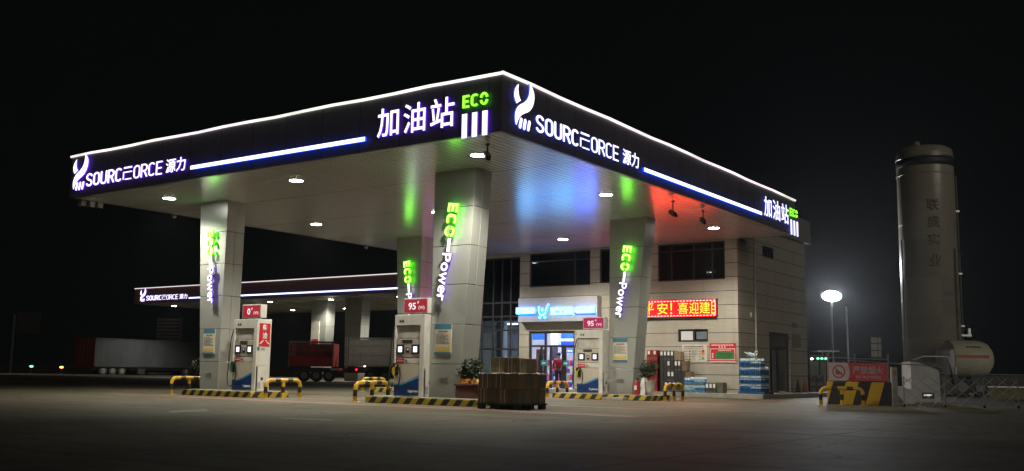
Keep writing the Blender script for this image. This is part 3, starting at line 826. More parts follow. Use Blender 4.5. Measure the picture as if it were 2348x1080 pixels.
# notice boards on the pillars
def pillar_notice(loc, label, rot=0):
    t = thing('notice_board', label, 'notice board', loc, 0, 'safety notices hung on the columns')
    w, h = .62, .88
    bm = BM(); box(bm, -w / 2, -.03, 0, w / 2, 0, h); part('board', bm, mat('notice cream', (.62, .58, .47), .5, 0, .08), t, bevel=.004)
    for za_, zb__ in ((h - .15, h), (0, .06)):
        bm = BM(); box(bm, -w / 2, -.034, za_, w / 2, -.031, zb__); part('blue_band', bm, mat('notice blue', (.06, .2, .3), .4), t)
    bm = BM()
    for i in range(5): box(bm, -.16 + i * .07, -.034, h - .245, -.115 + i * .07, -.031, h - .2)
    for i in range(9):
        z = h - .3 - i * .035; x = -w / 2 + .05
        while x < w / 2 - .1:
            l = rnd(.05, .14)
            if i % 3 or x < 0: box(bm, x, -.0335, z, min(x + l, w / 2 - .05), -.031, z + .013)
            x += l + .02
    part('notice_lines', bm, INK, t)
    bm = BM()
    for i in range(6):
        lathe_c = (-w / 2 + .085 + i * .09, 0, 0)
        rod(bm, (lathe_c[0], -.0345, .175), (lathe_c[0], -.031, .175), .036, seg=10)
        box(bm, lathe_c[0] - .036, -.0345, .09, lathe_c[0] + .036, -.031, .125)
    part('warning_marks', bm, YEL, t)
    return t
n0 = pillar_notice((PY(479, 812, PF).x, PF - .004, PY(479, 812, PF).z), 'safety notice on the column beside the diesel pump')
for (x, y, v, lb) in ((1016, 812, PF, 'safety notice on the big front column behind the carton pallet'), (1423, 829, PB, 'safety notice on the column right of the crimson 95 pump')):
    q = PY(x, y, v); copy_thing(n0, (q.x, v - .004, q.z), None, lb)

# ------------------------------------------------------------------ shop building
FV = 21.5; BX0, BX1, BY1 = -19.0, -2.65, 30.5; TK = .3
bld = thing('shop_building', 'beige two storey shop building behind the pumps with dark windows', 'building', (-10.8, 21.5, 0))
def wall_with_openings(name, x0, x1, z0, z1, holes, y0, y1, m):
    bm = BM()
    xs = sorted({x0, x1, *[h[0] for h in holes], *[h[1] for h in holes]})
    for a, b in zip(xs[:-1], xs[1:]):
        z = z0
        for h in sorted([h for h in holes if h[0] <= a + 1e-6 and h[1] >= b - 1e-6], key=lambda h: h[2]):
            if h[2] > z + 1e-4: box(bm, a, y0, z, b, y1, h[2])
            z = h[3]
        if z < z1 - 1e-4: box(bm, a, y0, z, b, y1, z1)
    return part(name, bm, m, bld, True)
DX0, DX1 = -13.62, -10.97
H_CURT = (-17.6, -14.2, .2, 6.75)
H_W1 = (-13.62, -10.1, 5.17, 6.86); H_W2 = (-9.58, -8.3, 5.22, 6.86); H_W3 = (-6.5, -3.22, 5.17, 6.88)
H_D = (DX0, DX1, .2, 2.98); H_SW = (-5.52, -4.06, 2.42, 2.98)
HOLES = [H_CURT, H_W1, H_W2, H_W3, H_D, H_SW]
wall_with_openings('front_wall', BX0, BX1, .2, 8.85, HOLES, FV, FV + TK, FACADE)
bm = BM(); SD = (25.2, 28.0, .2, 3.0); SA = (24.55, 26.05, 6.45, 6.98)
xs = [FV + TK, SA[0], SD[0], SA[1], SD[1], BY1]
def side_col(a, b, holes):
    z = .2
    for h in holes:
        box(bm, BX1 - TK, a, z, BX1, b, h[2]); z = h[3]
    box(bm, BX1 - TK, a, z, BX1, b, 8.85)
side_col(FV + TK, 24.55, []); side_col(24.55, 25.2, [SA]); side_col(25.2, 26.05, [SD, SA]); side_col(26.05, 28.0, [SD]); side_col(28.0, BY1, [])
part('side_wall', bm, SIDEW, bld, True)
bm = BM(); box(bm, BX0, BY1 - TK, .2, BX1 - TK, BY1, 8.85); box(bm, BX0, FV + TK, .2, BX0 + TK, BY1 - TK, 8.85); part('back_wall', bm, SIDEW, bld, True)
bm = BM(); box(bm, BX0 + TK, FV + TK, 8.3, BX1 - TK, BY1 - TK, 8.5); part('roof', bm, GREYD, bld, True)
bm = BM(); box(bm, BX1, 21.6, 7.72, BX1 + .22, BY1 + .3, 8.9); box(bm, BX0, BY1 + .003, 7.72, BX1, BY1 + .3, 8.9); part('roof_cornice', bm, mat('grey cornice cladding', (.24, .235, .22), .45), bld, True)
bm = BM(); box(bm, BX0, FV - .9, 0, BX1 + 1.4, FV + .05, .2); box(bm, BX1 - .1, FV + .05, 0, BX1 + 1.4, BY1 + .5, .2); part('plinth', bm, CONC, bld, True, bevel=.01)
bm = BM(); rod(bm, (BX1 + .06, 23.4, .2), (BX1 + .06, 23.4, 7.7), .045, seg=10)
for z_ in (1.5, 3.4, 5.3, 7.2): rod(bm, (BX1 + .06, 23.4, z_), (BX1 + .06, 23.4, z_ + .05), .06, seg=10)
part('rain_pipe', bm, mat('grey rain pipe', (.3, .28, .24), .5), bld, True)
# inside
bm = BM(); box(bm, BX0 + TK, FV + TK, .1, BX1 - TK, BY1 - TK, .2); part('inside_floor', bm, TILE, bld, True)
bm = BM(); box(bm, BX0 + TK, FV + TK, 3.55, BX1 - TK, BY1 - TK, 3.7); part('inside_ceiling', bm, INTW, bld, True)
bm = BM(); box(bm, BX0 + TK, 26.2, .2, -7, 26.35, 3.55); box(bm, -7.4, FV + TK, .2, -7.3, 26.2, 3.55)
xa_, xb_ = PY(1263, 800, 24.3).x, PY(1279, 800, 24.3).x
box(bm, xa_, 24.3, .2, xb_, 24.9, 3.55); part('inside_wall', bm, INTW, bld, True)
bm = BM(); box(bm, -14.9, 22.4, .2, -14.5, 22.8, 3.55); box(bm, -16.4, 22.6, .2, -16.0, 23.0, 3.55); part('inside_column', bm, INTW, bld, True)
for (a, b, c, d) in ((-14.0, 22.5, -11.6, 23.1), (-15.4, 23.6, -12.6, 24.1), (-13.0, 25.2, -10.6, 25.7), (-17.2, 24.2, -15.4, 24.5), (-5.8, 23.0, -4.2, 23.6)):
    bm = BM(); box(bm, a, b, 3.5, c, d, 3.548); part('inside_lamp', bm, L_IN, bld, True)
def window(hole, mull, depth=.12, glass=GLASS_DK, fr=.07, trans=None, y=FV):
    x0, x1, z0, z1 = hole
    bm = BM()
    box(bm, x0, y + depth - .05, z0, x0 + fr, y + depth + .05, z1); box(bm, x1 - fr, y + depth - .05, z0, x1, y + depth + .05, z1)
    box(bm, x0 + fr, y + depth - .05, z0, x1 - fr, y + depth + .05, z0 + fr); box(bm, x0 + fr, y + depth - .05, z1 - fr, x1 - fr, y + depth + .05, z1)
    for mx in mull: box(bm, mx - fr / 2, y + depth - .045, z0 + fr, mx + fr / 2, y + depth + .045, z1 - fr)
    for tz in (trans or []):
        ed = [x0 + fr] + [m for m in mull] + [x1 - fr]
        for a, b in zip(ed[:-1], ed[1:]):
            box(bm, a + (fr / 2 if a in mull else 0), y + depth - .04, tz - fr / 2, b - (fr / 2 if b in mull else 0), y + depth + .04, tz + fr / 2)
    w = part('window', bm, FRAME, bld, True)
    bm = BM(); box(bm, x0 + fr * .5, y + depth - .008, z0 + fr * .5, x1 - fr * .5, y + depth + .008, z1 - fr * .5); part('pane', bm, glass, w, True)
    return w
GLASS3 = glass_mat('upper window glass', (.55, .62, .66), .35)
for H_, ml, tr, cm, segs in ((H_W1, [-11.0], [6.45], mat('blue grey curtain', (.05, .1, .13), .8), ((0, .12), (.75, 1))), (H_W2, [-8.9], None, mat('blue grey curtain'), ((.3, 1),)), (H_W3, [-5.85, -4.75, -3.85], [6.55], mat('plum curtain', (.2, .13, .15), .8), ((0, .08), (.22, .5), (.55, .78), (.9, 1)))):
    wn = window(H_, ml, trans=tr, glass=GLASS3)
    bm = BM(); Wd = H_[1] - H_[0]
    for a_, b_ in segs:
        x = H_[0] + Wd * a_
        while x < H_[0] + Wd * b_ - .02:
            rod(bm, (x, FV + .42 + rnd(-.03, .03), H_[2]), (x, FV + .42, H_[3] - .05), rnd(.035, .06), seg=8); x += .085
    part('curtain', bm, cm, wn, True)
    bm = BM(); box(bm, H_[0] - .3, FV + TK, H_[2] - .02, H_[1] + .3, FV + TK + .18, H_[2]); part('inner_sill', bm, INTW, wn, True)
bm = BM(); box(bm, -14.1, 26.6, 3.72, -2.96, 26.7, 8.2); part('upper_partition', bm, mat('dim room wall', (.3, .29, .3), .7), bld, True)
cw = window(H_CURT, [-16.6, -15.9, -15.35, -14.8], glass=GLASS2, trans=[2.1, 3.05, 3.75, 4.45], fr=.085)
bm = BM(); box(bm, -17.5, FV + .35, 3.75, -14.3, FV + .4, 6.7)
part('spandrel_backing', bm, mat('dark blind', (.018, .02, .024), .7), cw, True)
bm = BM()
for i in range(26): box(bm, -17.4 + i * .12, FV + .3, 4.6, -17.33 + i * .12, FV + .32, 6.6)
part('blind', bm, mat('grey blind', (.06, .065, .07), .7), cw, True)
# small sliding window: pale left leaf, dark right leaf
w = window(H_SW, [-4.78], fr=.08, glass=GLASS_DK)
bm = BM(); box(bm, -5.4, FV + .08, 2.5, -4.83, FV + .1, 2.92); part('frosted_pane', bm, emit('lit frosted pane', (.8, .77, .74), .42), w, True)
bm = BM(); box(bm, -4.66, FV + .085, 2.53, -4.16, FV + .1, 2.88); part('reflecting_pane', bm, mat('grey blue pane', (.16, .21, .24), .1), w, True)
# shop door
fr = .09
d = part('shop_door', (lambda b: (box(b, DX0, FV + .06, .2, DX0 + fr, FV + .16, 2.98), box(b, DX1 - fr, FV + .06, .2, DX1, FV + .16, 2.98), box(b, DX0 + fr, FV + .06, 2.86, DX1 - fr, FV + .16, 2.98),
    box(b, DX0 + fr, FV + .06, 2.2, DX1 - fr, FV + .16, 2.3), box(b, -12.73, FV + .065, .2, -12.63, FV + .155, 2.2), box(b, -12.73, FV + .065, 2.3, -12.63, FV + .155, 2.86), box(b, -12.95, FV + .04, .2, -12.83, FV + .1, 2.2), box(b, -12.42, FV + .065, .2, -12.32, FV + .155, 2.2),
    box(b, -11.72, FV + .065, .2, -11.5, FV + .155, 2.2), b)[-1])(BM()), FRAME, bld, True)
bm = BM(); box(bm, DX0 + fr * .6, FV + .105, .24, DX1 - fr * .6, FV + .115, 2.9); part('glass', bm, GLASS, d, True)
TEAL = mat('teal sticker', (.01, .25, .3), .4)
for x, z in ((-12.72, 1.42), (-11.48, 1.42)):
    bm = BM(); box(bm, x - .2, FV + .03, z - .13, x + .2, FV + .039, z + .13); part('push_sticker', bm, TEAL, d, True, bevel=.004)
    bm = BM()
    for i in range(2): box(bm, x - .1 + i * .11, FV + .026, z - .04, x - .02 + i * .11, FV + .03, z + .04)
    part('sticker_print', bm, WHITE, d, True)
for x in (-12.95, -11.62):
    bm = BM(); rod(bm, (x, FV + .0, .9), (x, FV + .0, 1.9), .025, seg=8); part('handle', bm, BLACK, d, True)
# inside shop fittings
def inner(name, x0, y0, x1, y1, m, yp=24.62, d=.06):
    p, q = PY(x0, y0, yp), PY(x1, y1, yp)
    bm = BM(); box(bm, p.x, yp, q.z, q.x, yp + d, p.z); return part(name, bm, m, bld, True)
HB = emit('lit blue header', (.0, .15, .8), .5)
inner('blue_header', 1221, 760, 1248, 779, HB, 24.8); inner('blue_header', 1281, 758, 1330, 776, HB)
inner('header_light', 1281, 777, 1330, 781, emit('header light', (.75, .9, 1), 2.5)); inner('blue_header', 1281, 783, 1330, 799, emit('deep lit header', (.0, .1, .7), .4))
inner('blue_board', 1281, 800, 1330, 809, emit('blue board', (.01, .22, .8), .5))
for i_ in range(5): inner('board_print', 1283 + i_ * 6.2, 802.5, 1287.5 + i_ * 6.2, 807, WHITE, 24.6, .018)
shelf = thing('goods_shelf', 'shelf of coloured goods inside the lit shop behind the glass door', 'shelf', (PY(1300, 860, 24.2).x - .3, 24.2, .2))
bm = BM()
for k in range(4): box(bm, -1.0, -.2, .02 + k * .36, 1.6, .2, .05 + k * .36)
box(bm, -1.02, -.2, 0, -1.0, .2, 1.4); box(bm, 1.6, -.2, 0, 1.62, .2, 1.4); part('rack', bm, STEEL, shelf)
gcols = [mat('goods red', (.55, .03, .05), .4), mat('goods blue', (.03, .1, .5), .4), mat('goods white', (.7, .7, .7), .4), mat('goods yellow', (.6, .4, .05), .4), mat('goods pink', (.6, .08, .25), .4)]
for gi, gm in enumerate(gcols):
    bm = BM()
    for k in range(4):
        for i in range(18):
            if random.random() < .24 or (i + k * 3) % 5 == gi:
                if (i + k * 3) % 5 == gi:
                    x = -.95 + i * .14; box(bm, x, -.18, .051 + k * .36, x + .115, .1, .051 + k * .36 + rnd(.18, .29))
    part('goods', bm, gm, shelf)
post = thing('wall_poster', 'red and cream poster standing behind the left leaf of the shop door', 'poster', (-13.2, 21.95, .95))
bm = BM(); box(bm, -.26, 0, 0, .26, .02, 1.15); part('poster_sheet', bm, RED, post)
bm = BM(); box(bm, -.2, -.004, .1, .2, -.001, .98); part('poster_field', bm, mat('cream poster field', (.7, .6, .42), .6), post)
bm = BM()
for i in range(7): box(bm, -.15, -.007, .2 + i * .1, rnd(.0, .14), -.005, .225 + i * .1)
box(bm, -.2, -.004, 1.02, .2, -.001, 1.1)
part('poster_lines', bm, mat('poster print', (.5, .2, .1), .6), post)
bm = BM(); box(bm, -.24, -.03, 0, .24, .03, .95)
pn = finish('dark_wall_panel', bm, mat('dark plum panel', (.045, .03, .045), .3), bevel=.06); pn.location = (PY(1270.5, 815, 24.26).x, 24.26, PY(1270, 833, 24.26).z); tag(pn, 'dark rounded panel hanging on the white pier inside the shop', 'panel')

# portal sign above the shop door
portal = thing('shop_sign', 'projecting grey shop sign box with blue white lit bars and cart symbol', 'shop sign', (-12, 21.2, 3.4))
PY0 = 21.1
a = PY(1188.5, 688, PY0); b = PY(1369.5, 742, PY0)
bm = BM(); box(bm, a.x, PY0, 3.42, b.x, FV - .003, 4.6); part('sign_box', bm, mat('pale grey sign box', (.42, .42, .43), .4, 0, .1, 1), portal, True, bevel=.01)
def pz(x, y): q = PY(x, y, PY0); return q
def rnd_bar(x0, x1, z0, z1, left, right):
    bm = BM(); r = (z1 - z0) / 2; cz = (z0 + z1) / 2; pts = []
    if right: pts += [(x1 - r + r * math.sin(t), cz - r * math.cos(t)) for t in [PI * i / 8 for i in range(9)]]
    else: pts += [(x1, z0), (x1, z1)]
    if left: pts += [(x0 + r - r * math.sin(t), cz + r * math.cos(t)) for t in [PI * i / 8 for i in range(9)]]
    else: pts += [(x0, z1), (x0, z0)]
    flat_poly(bm, pts); thicken(bm, .07); to_plane(bm, (0, PY0 - .03, 0), X, Z, -Y)
    part('lit_bar', bm, [L_SHOPB if left else L_SHOP, L_SHOPH], portal, True)
rnd_bar(pz(1186, 714).x, pz(1230, 714).x, pz(1200, 720).z, pz(1200, 706).z, False, True)
rnd_bar(pz(1319, 711).x, pz(1366, 711).x, pz(1340, 718).z, pz(1340, 703).z, True, False)
bm = BM(); o = pz(1236, 730); e = pz(1261, 699); cw_, ch_ = e.x - o.x, e.z - o.z
ribbon(bm, [(.06 * cw_, .84 * ch_)] + [(x * cw_, y * ch_) for x, y in arc(.38, .56, .32, .34, 180, 345, 12)] + [(.8 * cw_, .8 * ch_), (.92 * cw_, 1.02 * ch_)], .06)
for c in (.15, .62): ribbon(bm, [(x * cw_ + c * cw_, y * ch_ + .06 * ch_) for x, y in arc(0, 0, .05, .045, 0, 345, 10)], .06, True)
ribbon(bm, [(.38 * cw_, .5 * ch_), (.38 * cw_, .74 * ch_)], .05); 
for v in bm.verts: pass
ribbon(bm, [(.27 * cw_, .62 * ch_), (.49 * cw_, .62 * ch_)], .05, z=.002)
thicken(bm, .06); to_plane(bm, (o.x, PY0 - .03, o.z), X, Z, -Y); part('cart_symbol', bm, [L_SHOP, L_SHOPH], portal, True)
o = pz(1264, 722); e = pz(1314, 704.5); tw, thh = e.x - o.x, e.z - o.z
bm = BM()
for i in range(13):                                     # small first line, over exposed second line
    box(bm, i * tw / 13, thh * .78, 0, (i + .82) * tw / 13, thh * rnd(.94, 1.02), .05)
for i in range(5):
    x0 = i * tw / 5
    box(bm, x0, 0, 0, x0 + tw / 5 * .96, thh * .2, .05); box(bm, x0, thh * .55, 0, x0 + tw / 5 * .96, thh * .74, .05)
    if i != 1: box(bm, x0 + .01, thh * .2, 0, x0 + tw / 5 * .5, thh * .55, .05)
    if i in (0, 4, 3): box(bm, x0 + tw / 5 * .62, thh * .2, 0, x0 + tw / 5 * .95, thh * .55, .05)
to_plane(bm, (o.x, PY0 - .03, o.z), X, Z, -Y); part('shop_lettering', bm, L_SHOP, portal, True)

# led board
ledx0, ledx1 = -8.3, PY(1643, 700, FV - .15).x; ledz0, ledz1 = PY(1643, 725, FV - .15).z - .02, PY(1643, 684, FV - .15).z
led = thing('led_board', 'long red led board with running yellow characters on the shop wall', 'led board', ((ledx0 + ledx1) / 2, FV - .08, ledz0))
bm = BM(); box(bm, ledx0, FV - .15, ledz0, ledx1, FV - .003, ledz1); part('case', bm, BLACK, led, True, bevel=.008)
bm = BM(); box(bm, ledx0 + .04, FV - .154, ledz0 + .04, ledx1 - .04, FV - .151, ledz1 - .04); part('red_field', bm, L_LED, led, True)
bm = BM(); x = ledx0 + .08
while x < ledx1 - .15:
    box(bm, x, FV - .159, ledz1 - .09, x + .1, FV - .155, ledz1 - .065); box(bm, x, FV - .159, ledz0 + .06, x + .1, FV - .155, ledz0 + .085); x += .16
box(bm, ledx1 - .075, FV - .159, ledz0 + .1, ledx1 - .055, FV - .155, ledz1 - .1)
part('dashed_border', bm, L_LEDW, led, True)
zc0 = ledz0 + .15; ch = ledz1 - ledz0 - .29
yv = FV - .155
def lx(px): return PY(px, 705, yv).x
for c, p0, p1 in (('平', 1478, 1499), ('安', 1507, 1531), ('！', 1537, 1541), ('喜', 1554, 1578), ('迎', 1580, 1602), ('建', 1604, 1628)):
    flat_text('led_character', c, lx(p1) - lx(p0), ch, (lx(p0), yv, zc0), X, Z, -Y, L_LEDY, led, True)
bm = BM(); a, b = lx(1631), lx(1639); box(bm, a, yv - .004, zc0 - .02, a + .035, yv, zc0 + ch + .02)
for k in (0, .3, .6, .95): box(bm, a + .035, yv - .004, zc0 + ch * k - (.02 if k == 0 else 0), b, yv, zc0 + ch * k + .035)
part('led_character_cut', bm, L_LEDY, led, True)

# wall boards beside the small window
def wall_board(px0, py0, px1, py1, label, cat, red):
    a = PY(px0, py0, FV - .03); b = PY(px1, py1, FV - .03); w = b.x - a.x; h = a.z - b.z
    t = thing('wall_notice', label, cat, (a.x, FV, b.z))
    bm = BM(); box(bm, 0, -.04, 0, w, -.003, h); part('board', bm, REDPLATE if red else mat('off white board', (.6, .57, .5), .5), t, bevel=.004)
    if red:
        bm = BM(); box(bm, w * .03, -.044, h * .12, w * .97, -.041, h * .72); p = part('white_border', bm, WHITE, t)
        bm = BM(); box(bm, w * .05, -.047, h * .15, w * .95, -.045, h * .69); part('red_field', bm, REDPLATE, t)
        bm = BM(); box(bm, w * .24, -.051, h * .18, w * .91, -.048, h * .54); part('green_field', bm, mat('green print', (.02, .26, .06), .5), t)
        bm = BM()
        for i in range(14): box(bm, w * (.08 + i * .06), -.044, h * .87, w * (.12 + i * .06), -.041, h * .93)
        for i in range(3): box(bm, w * (.36 + i * .1), -.044, h * .77, w * (.41 + i * .1), -.041, h * .83)
        for i in range(9): box(bm, w * (.34 + i * .055), -.051, h * .6, w * (.37 + i * .055), -.048, h * .65)
        for i in range(4): box(bm, w * .09, -.051, h * (.22 + i * .07), w * .15, -.048, h * (.27 + i * .07))
        box(bm, 0, -.044, .0, w, -.041, h * .05)
        part('white_print', bm, WHITE, t)
        bm = BM()
        for i in range(5): box(bm, w * .3, -.054, h * (.22 + i * .06), w * rnd(.7, .88), -.052, h * (.24 + i * .06))
        part('dark_print', bm, INK, t)
    else:
        bm = BM()
        for i in range(12): box(bm, w * (.1 + i * .065), -.044, h * .84, w * (.145 + i * .065), -.041, h * .91)
        for i in range(18): box(bm, w * (.08 + i * .046), -.044, h * .74, w * (.115 + i * .046), -.041, h * .77)
        for r in range(4):
            z = h * (.6 - r * .15)
            box(bm, w * .08, -.044, z, w * .26, -.041, z + h * .025); box(bm, w * .29, -.044, z - h * .03, w * .35, -.041, z + h * .05)
            for k in range(3): box(bm, w * .39, -.044, z + h * (.04 - k * .045), w * rnd(.52, .64), -.041, z + h * (.055 - k * .045))
            box(bm, w * .68, -.044, z, w * .77, -.041, z + h * .025)
        part('print_lines', bm, INK, t)
        for r, c in enumerate(((.6, .04, .03), (.65, .25, .04), (.7, .5, .05), (.08, .25, .42))):
            bm = BM(); box(bm, w * .8, -.0445, h * (.57 - r * .14), w * .91, -.041, h * (.7 - r * .14)); part('colour_square', bm, mat('level colour %s' % 'abcd'[r], c, .5), t)
wall_board(1564, 790, 1621, 831, 'white notice with coloured squares under the small sliding window', 'notice', False)
wall_board(1627, 787, 1688, 831, 'red notice with green field at the building corner', 'notice', True)

# building side: aluminium door, louvre window, meter box
sd = part('side_door', (lambda b: (box(b, BX1 - .2, 25.2, .2, BX1 - .1, 25.3, 3.0), box(b, BX1 - .2, 27.9, .2, BX1 - .1, 28.0, 3.0), box(b, BX1 - .2, 25.3, 2.9, BX1 - .1, 27.9, 3.0), box(b, BX1 - .2, 25.3, 2.2, BX1 - .1, 27.9, 2.32),
    box(b, BX1 - .2, 26.1, .2, BX1 - .08, 26.55, 2.2), b)[-1])(BM()), GREYD, bld, True)
bm = BM(); box(bm, BX1 - .16, 25.3, .25, BX1 - .14, 27.9, 2.9); part('side_pane', bm, mat('dim side glass', (.1, .1, .085), .12), sd, True)
bm = BM(); box(bm, BX1 - .05, 25.62, .25, BX1 - .01, 26.05, 2.15); part('door_leaf', bm, STEEL, sd, True)
lv = part('louvre_window', (lambda b: (box(b, BX1 - .12, 24.55, 6.45, BX1 - .04, 24.65, 6.98), box(b, BX1 - .12, 25.95, 6.45, BX1 - .04, 26.05, 6.98), box(b, BX1 - .12, 24.65, 6.88, BX1 - .04, 25.95, 6.98), box(b, BX1 - .12, 24.65, 6.45, BX1 - .04, 25.95, 6.52), box(b, BX1 - .12, 25.2, 6.52, BX1 - .04, 25.3, 6.88), b)[-1])(BM()), FRAME, bld, True)
bm = BM(); box(bm, BX1 - .1, 24.6, 6.5, BX1 - .09, 26.0, 6.93); part('louvre_pane', bm, GLASS_DK, lv, True)
q = PX(1823, 783, BX1)
bm = BM(); box(bm, -.003 + .003, -.45, -.3, .14, .45, .35); mb = finish('meter_box', bm, mat('beige steel box', (.2, .175, .13), .5), bevel=.01); mb.location = (BX1 + .002, q.y, q.z); tag(mb, 'beige steel meter box on the building side beside the aluminium door', 'meter box')
q = PX(1722, 722, BX1)
bm = BM(); box(bm, 0, -.07, -.1, .06, .07, .1); mb = finish('wall_socket', bm, mat('pale plastic box', (.4, .37, .3), .5), bevel=.01); mb.location = (BX1 + .002, q.y, q.z); tag(mb, 'small pale switch box on the building side wall', 'switch box')
q = PX(1820, 746, BX1)
bm = BM(); box(bm, 0, -.3, -.1, .12, .3, .1); mb = finish('wall_lamp_box', bm, mat('beige steel box'), bevel=.01); mb.location = (BX1 + .002, q.y, q.z); tag(mb, 'small unlit lamp box on the building side above the meter box', 'lamp box')

# security cameras hanging from the soffit
def cctv(label, loc, rz, drop, big=True):
    t = thing('security_camera', label, 'camera', loc, rz, 'cameras hanging under the canopy')
    bm = BM(); rod(bm, (0, 0, 0), (0, 0, -drop), .02, seg=8); rod(bm, (0, 0, 0), (0, 0, -.03), .06, seg=12); part('drop_pole', bm, GREYD, t)
    bm = BM(); box(bm, -.07, -.16, -.07, .07, .2, .07, Matrix.Rotation(.5, 3, 'X'))
    for v in bm.verts: v.co.z -= drop
    b = part('camera_body', bm, GREYD, t, bevel=.015)
    bm = BM(); rod(bm, (0, -.13, -drop - .09), (0, -.2, -drop - .13), .05, seg=12); part('lens', bm, BLACK, b)
    return t
zs = ZB + .01
for px, py, drop, lb in ((1118, 332, .3, 'dark camera hanging at the near canopy corner beside the ceiling lamp'), (1543, 462, .42, 'dark camera hanging before the red glow, left of two'), (1612, 484, .36, 'dark camera hanging before the red glow, right of two')):
    q = PZ(px, py, ZB); cctv(lb, (q.x, q.y, zs), rnd(0, 2), drop)
for px, py, lb in ((400, 494, 'pale dome camera near the left end of the canopy ceiling'), (840, 566, 'pale dome camera at the far edge of the canopy ceiling'), (992, 487, 'small bright glowing dome beside the front column top')):
    q = PZ(px, py, ZB); t = thing('dome_camera', lb, 'camera', (q.x, q.y, zs))
    bm = BM(); k_ = .45 if px == 992 else 1; lathe(bm, [(.09 * k_, 0), (.09 * k_, -.05 * k_), (.07 * k_, -.09 * k_), (.03 * k_, -.12 * k_)], seg=16); part('dome', bm, WHITEP if px != 992 else L_WHITE, t)  # the last dome is smaller and glows white
q0 = None
for i, px in enumerate((188.5, 208, 227)):
    q = PZ(px, 461 + i * 2.3, ZB)
    t = thing('spot_lamp', ['grey box lamp under the left canopy end, outermost of three', 'grey box lamp under the left canopy end, middle of three', 'grey box lamp under the left canopy end, innermost of three'][i], 'lamp', (q.x, q.y, zs - .0))
    bm = BM(); box(bm, -.12, -.1, -.2, .12, .1, 0); part('lamp_case', bm, mat('pale grey lamp case', (.4, .4, .42), .5), t, bevel=.01)
    bm = BM(); box(bm, -.09, -.07, -.208, .09, .07, -.201); part('lamp_glass', bm, GLASS_DK, t)
q = PX(1700, 553, BX1 + .1)
cctv('pale camera on the building corner just under the canopy', (BX1 + .15, q.y, q.z + .25), 1.2, .25)

# ------------------------------------------------------------------ stacked goods
def carton(x0, y0, z0, x1, y1, z1, m, label, group, strap=None, lab=False):
    t = thing('carton', label, 'carton', ((x0 + x1) / 2, (y0 + y1) / 2, z0), 0, group)
    w, d, h = (x1 - x0) / 2 - .006, (y1 - y0) / 2 - .006, z1 - z0 - .004
    bm = BM(); box(bm, -w, -d, 0, w, d, h); part('box', bm, m, t, bevel=.01)
    if strap:
        bm = BM()
        for s in strap: box(bm, s * w - .007, -d - .004, .01, s * w + .007, d + .004, h + .004)
        part('strap', bm, STRAP, t)
    if lab:
        bm = BM()
        for sx_ in lab: box(bm, sx_ * w - .05, -d - .004, h * .5, sx_ * w + .05, -d - .001, h * .9)
        part('white_label', bm, WHITE, t)
        bm = BM()
        for k in range(4): box(bm, -w * .8 + k * w * .45, -d - .003, h * .08, -w * .62 + k * w * .45, -d - .001, h * .16)
        part('print_mark', bm, mat('grey print', (.25, .25, .25), .5), t)
    return t
P0 = Vector((-.62, 1.82)); PW, PDp = 1.32, 1.3
pal = thing('pallet', 'dark plastic pallet under the strapped carton stack in front of the island', 'pallet', (P0.x - PW / 2, P0.y + PDp / 2, 0))
bm = BM(); hw, hd = PW / 2, PDp / 2
box(bm, -hw - .03, -hd - .03, .11, hw + .03, hd + .03, .15)
part('deck', bm, PALDK, pal)
bm = BM()
bm.free()
for x in (-hw + .08, 0, hw - .08):
    for y in (-hd + .08, 0, hd - .08):
        bm = BM(); box(bm, x - .08, y - .08, 0, x + .08, y + .08, .11); part('foot_block', bm, PALDK, pal)
colw = ['leftmost', 'second from left', 'third from left', 'rightmost']; roww = ['front row', 'second row', 'third row', 'back row']
for layer, (nx, ny, z0, z1) in enumerate(((4, 4, .152, .53), (3, 4, .53, .93))):
    for i in range(nx):
        for j in range(ny):
            if layer == 0 and not (j == 0 or i == nx - 1): continue
            x0 = P0.x - PW + PW * i / nx; y0 = P0.y + PDp * j / ny
            cw3 = colw if nx == 4 else ['leftmost', 'middle', 'rightmost']
            jt = rnd(-.008, .008)
            carton(x0 + jt, y0 + jt, z0, x0 + PW / nx + jt, y0 + PDp / ny + jt, z1 - (rnd(0, .02) if layer else 0), CARD if (i + j) % 2 == 0 else CARDG,
                   'brown strapped carton on the pallet, %s layer, %s of the %s' % (['bottom', 'upper'][layer], cw3[i], roww[j]), 'cartons strapped on the pallet',
                   strap=(-.35, .35) if random.random() < .75 else None)
carton(P0.x - 1.0, P0.y + .12, .94, P0.x - .58, P0.y + .5, 1.36, CARDL, 'light brown carton on top of the pallet stack, left of three', 'cartons strapped on the pallet', strap=(.4,))
carton(P0.x - .57, P0.y + .14, .94, P0.x - .24, P0.y + .6, 1.35, CARD, 'brown carton on top of the pallet stack, middle of three', 'cartons strapped on the pallet', strap=(-.2, .5))
carton(P0.x - .23, P0.y + .3, .94, P0.x + .02, P0.y + .8, 1.33, CARDL, 'light brown open carton on top of the pallet stack, right of three', 'cartons strapped on the pallet', strap=(-.5,))
bm = BM(); rr = []
n = 10
for i in range(n):
    for j in range(n): pass
bmesh.ops.create_grid(bm, x_segments=14, y_segments=14, size=.5)
for v in bm.verts:
    v.co = Vector((P0.x - PW / 2 + v.co.x * (PW + .02), P0.y + PDp / 2 + v.co.y * (PDp + .02), .938 + .012 * math.sin(v.co.x * 21 + v.co.y * 13)))
sh = finish('cover_sheet', bm, mat('pale cover sheet', (.5, .46, .38), .6)); tag(sh, 'thin pale cover sheet over the upper carton layer on the pallet', 'sheet')
s_ = sh.modifiers.new('solid', 'SOLIDIFY'); s_.thickness = .006
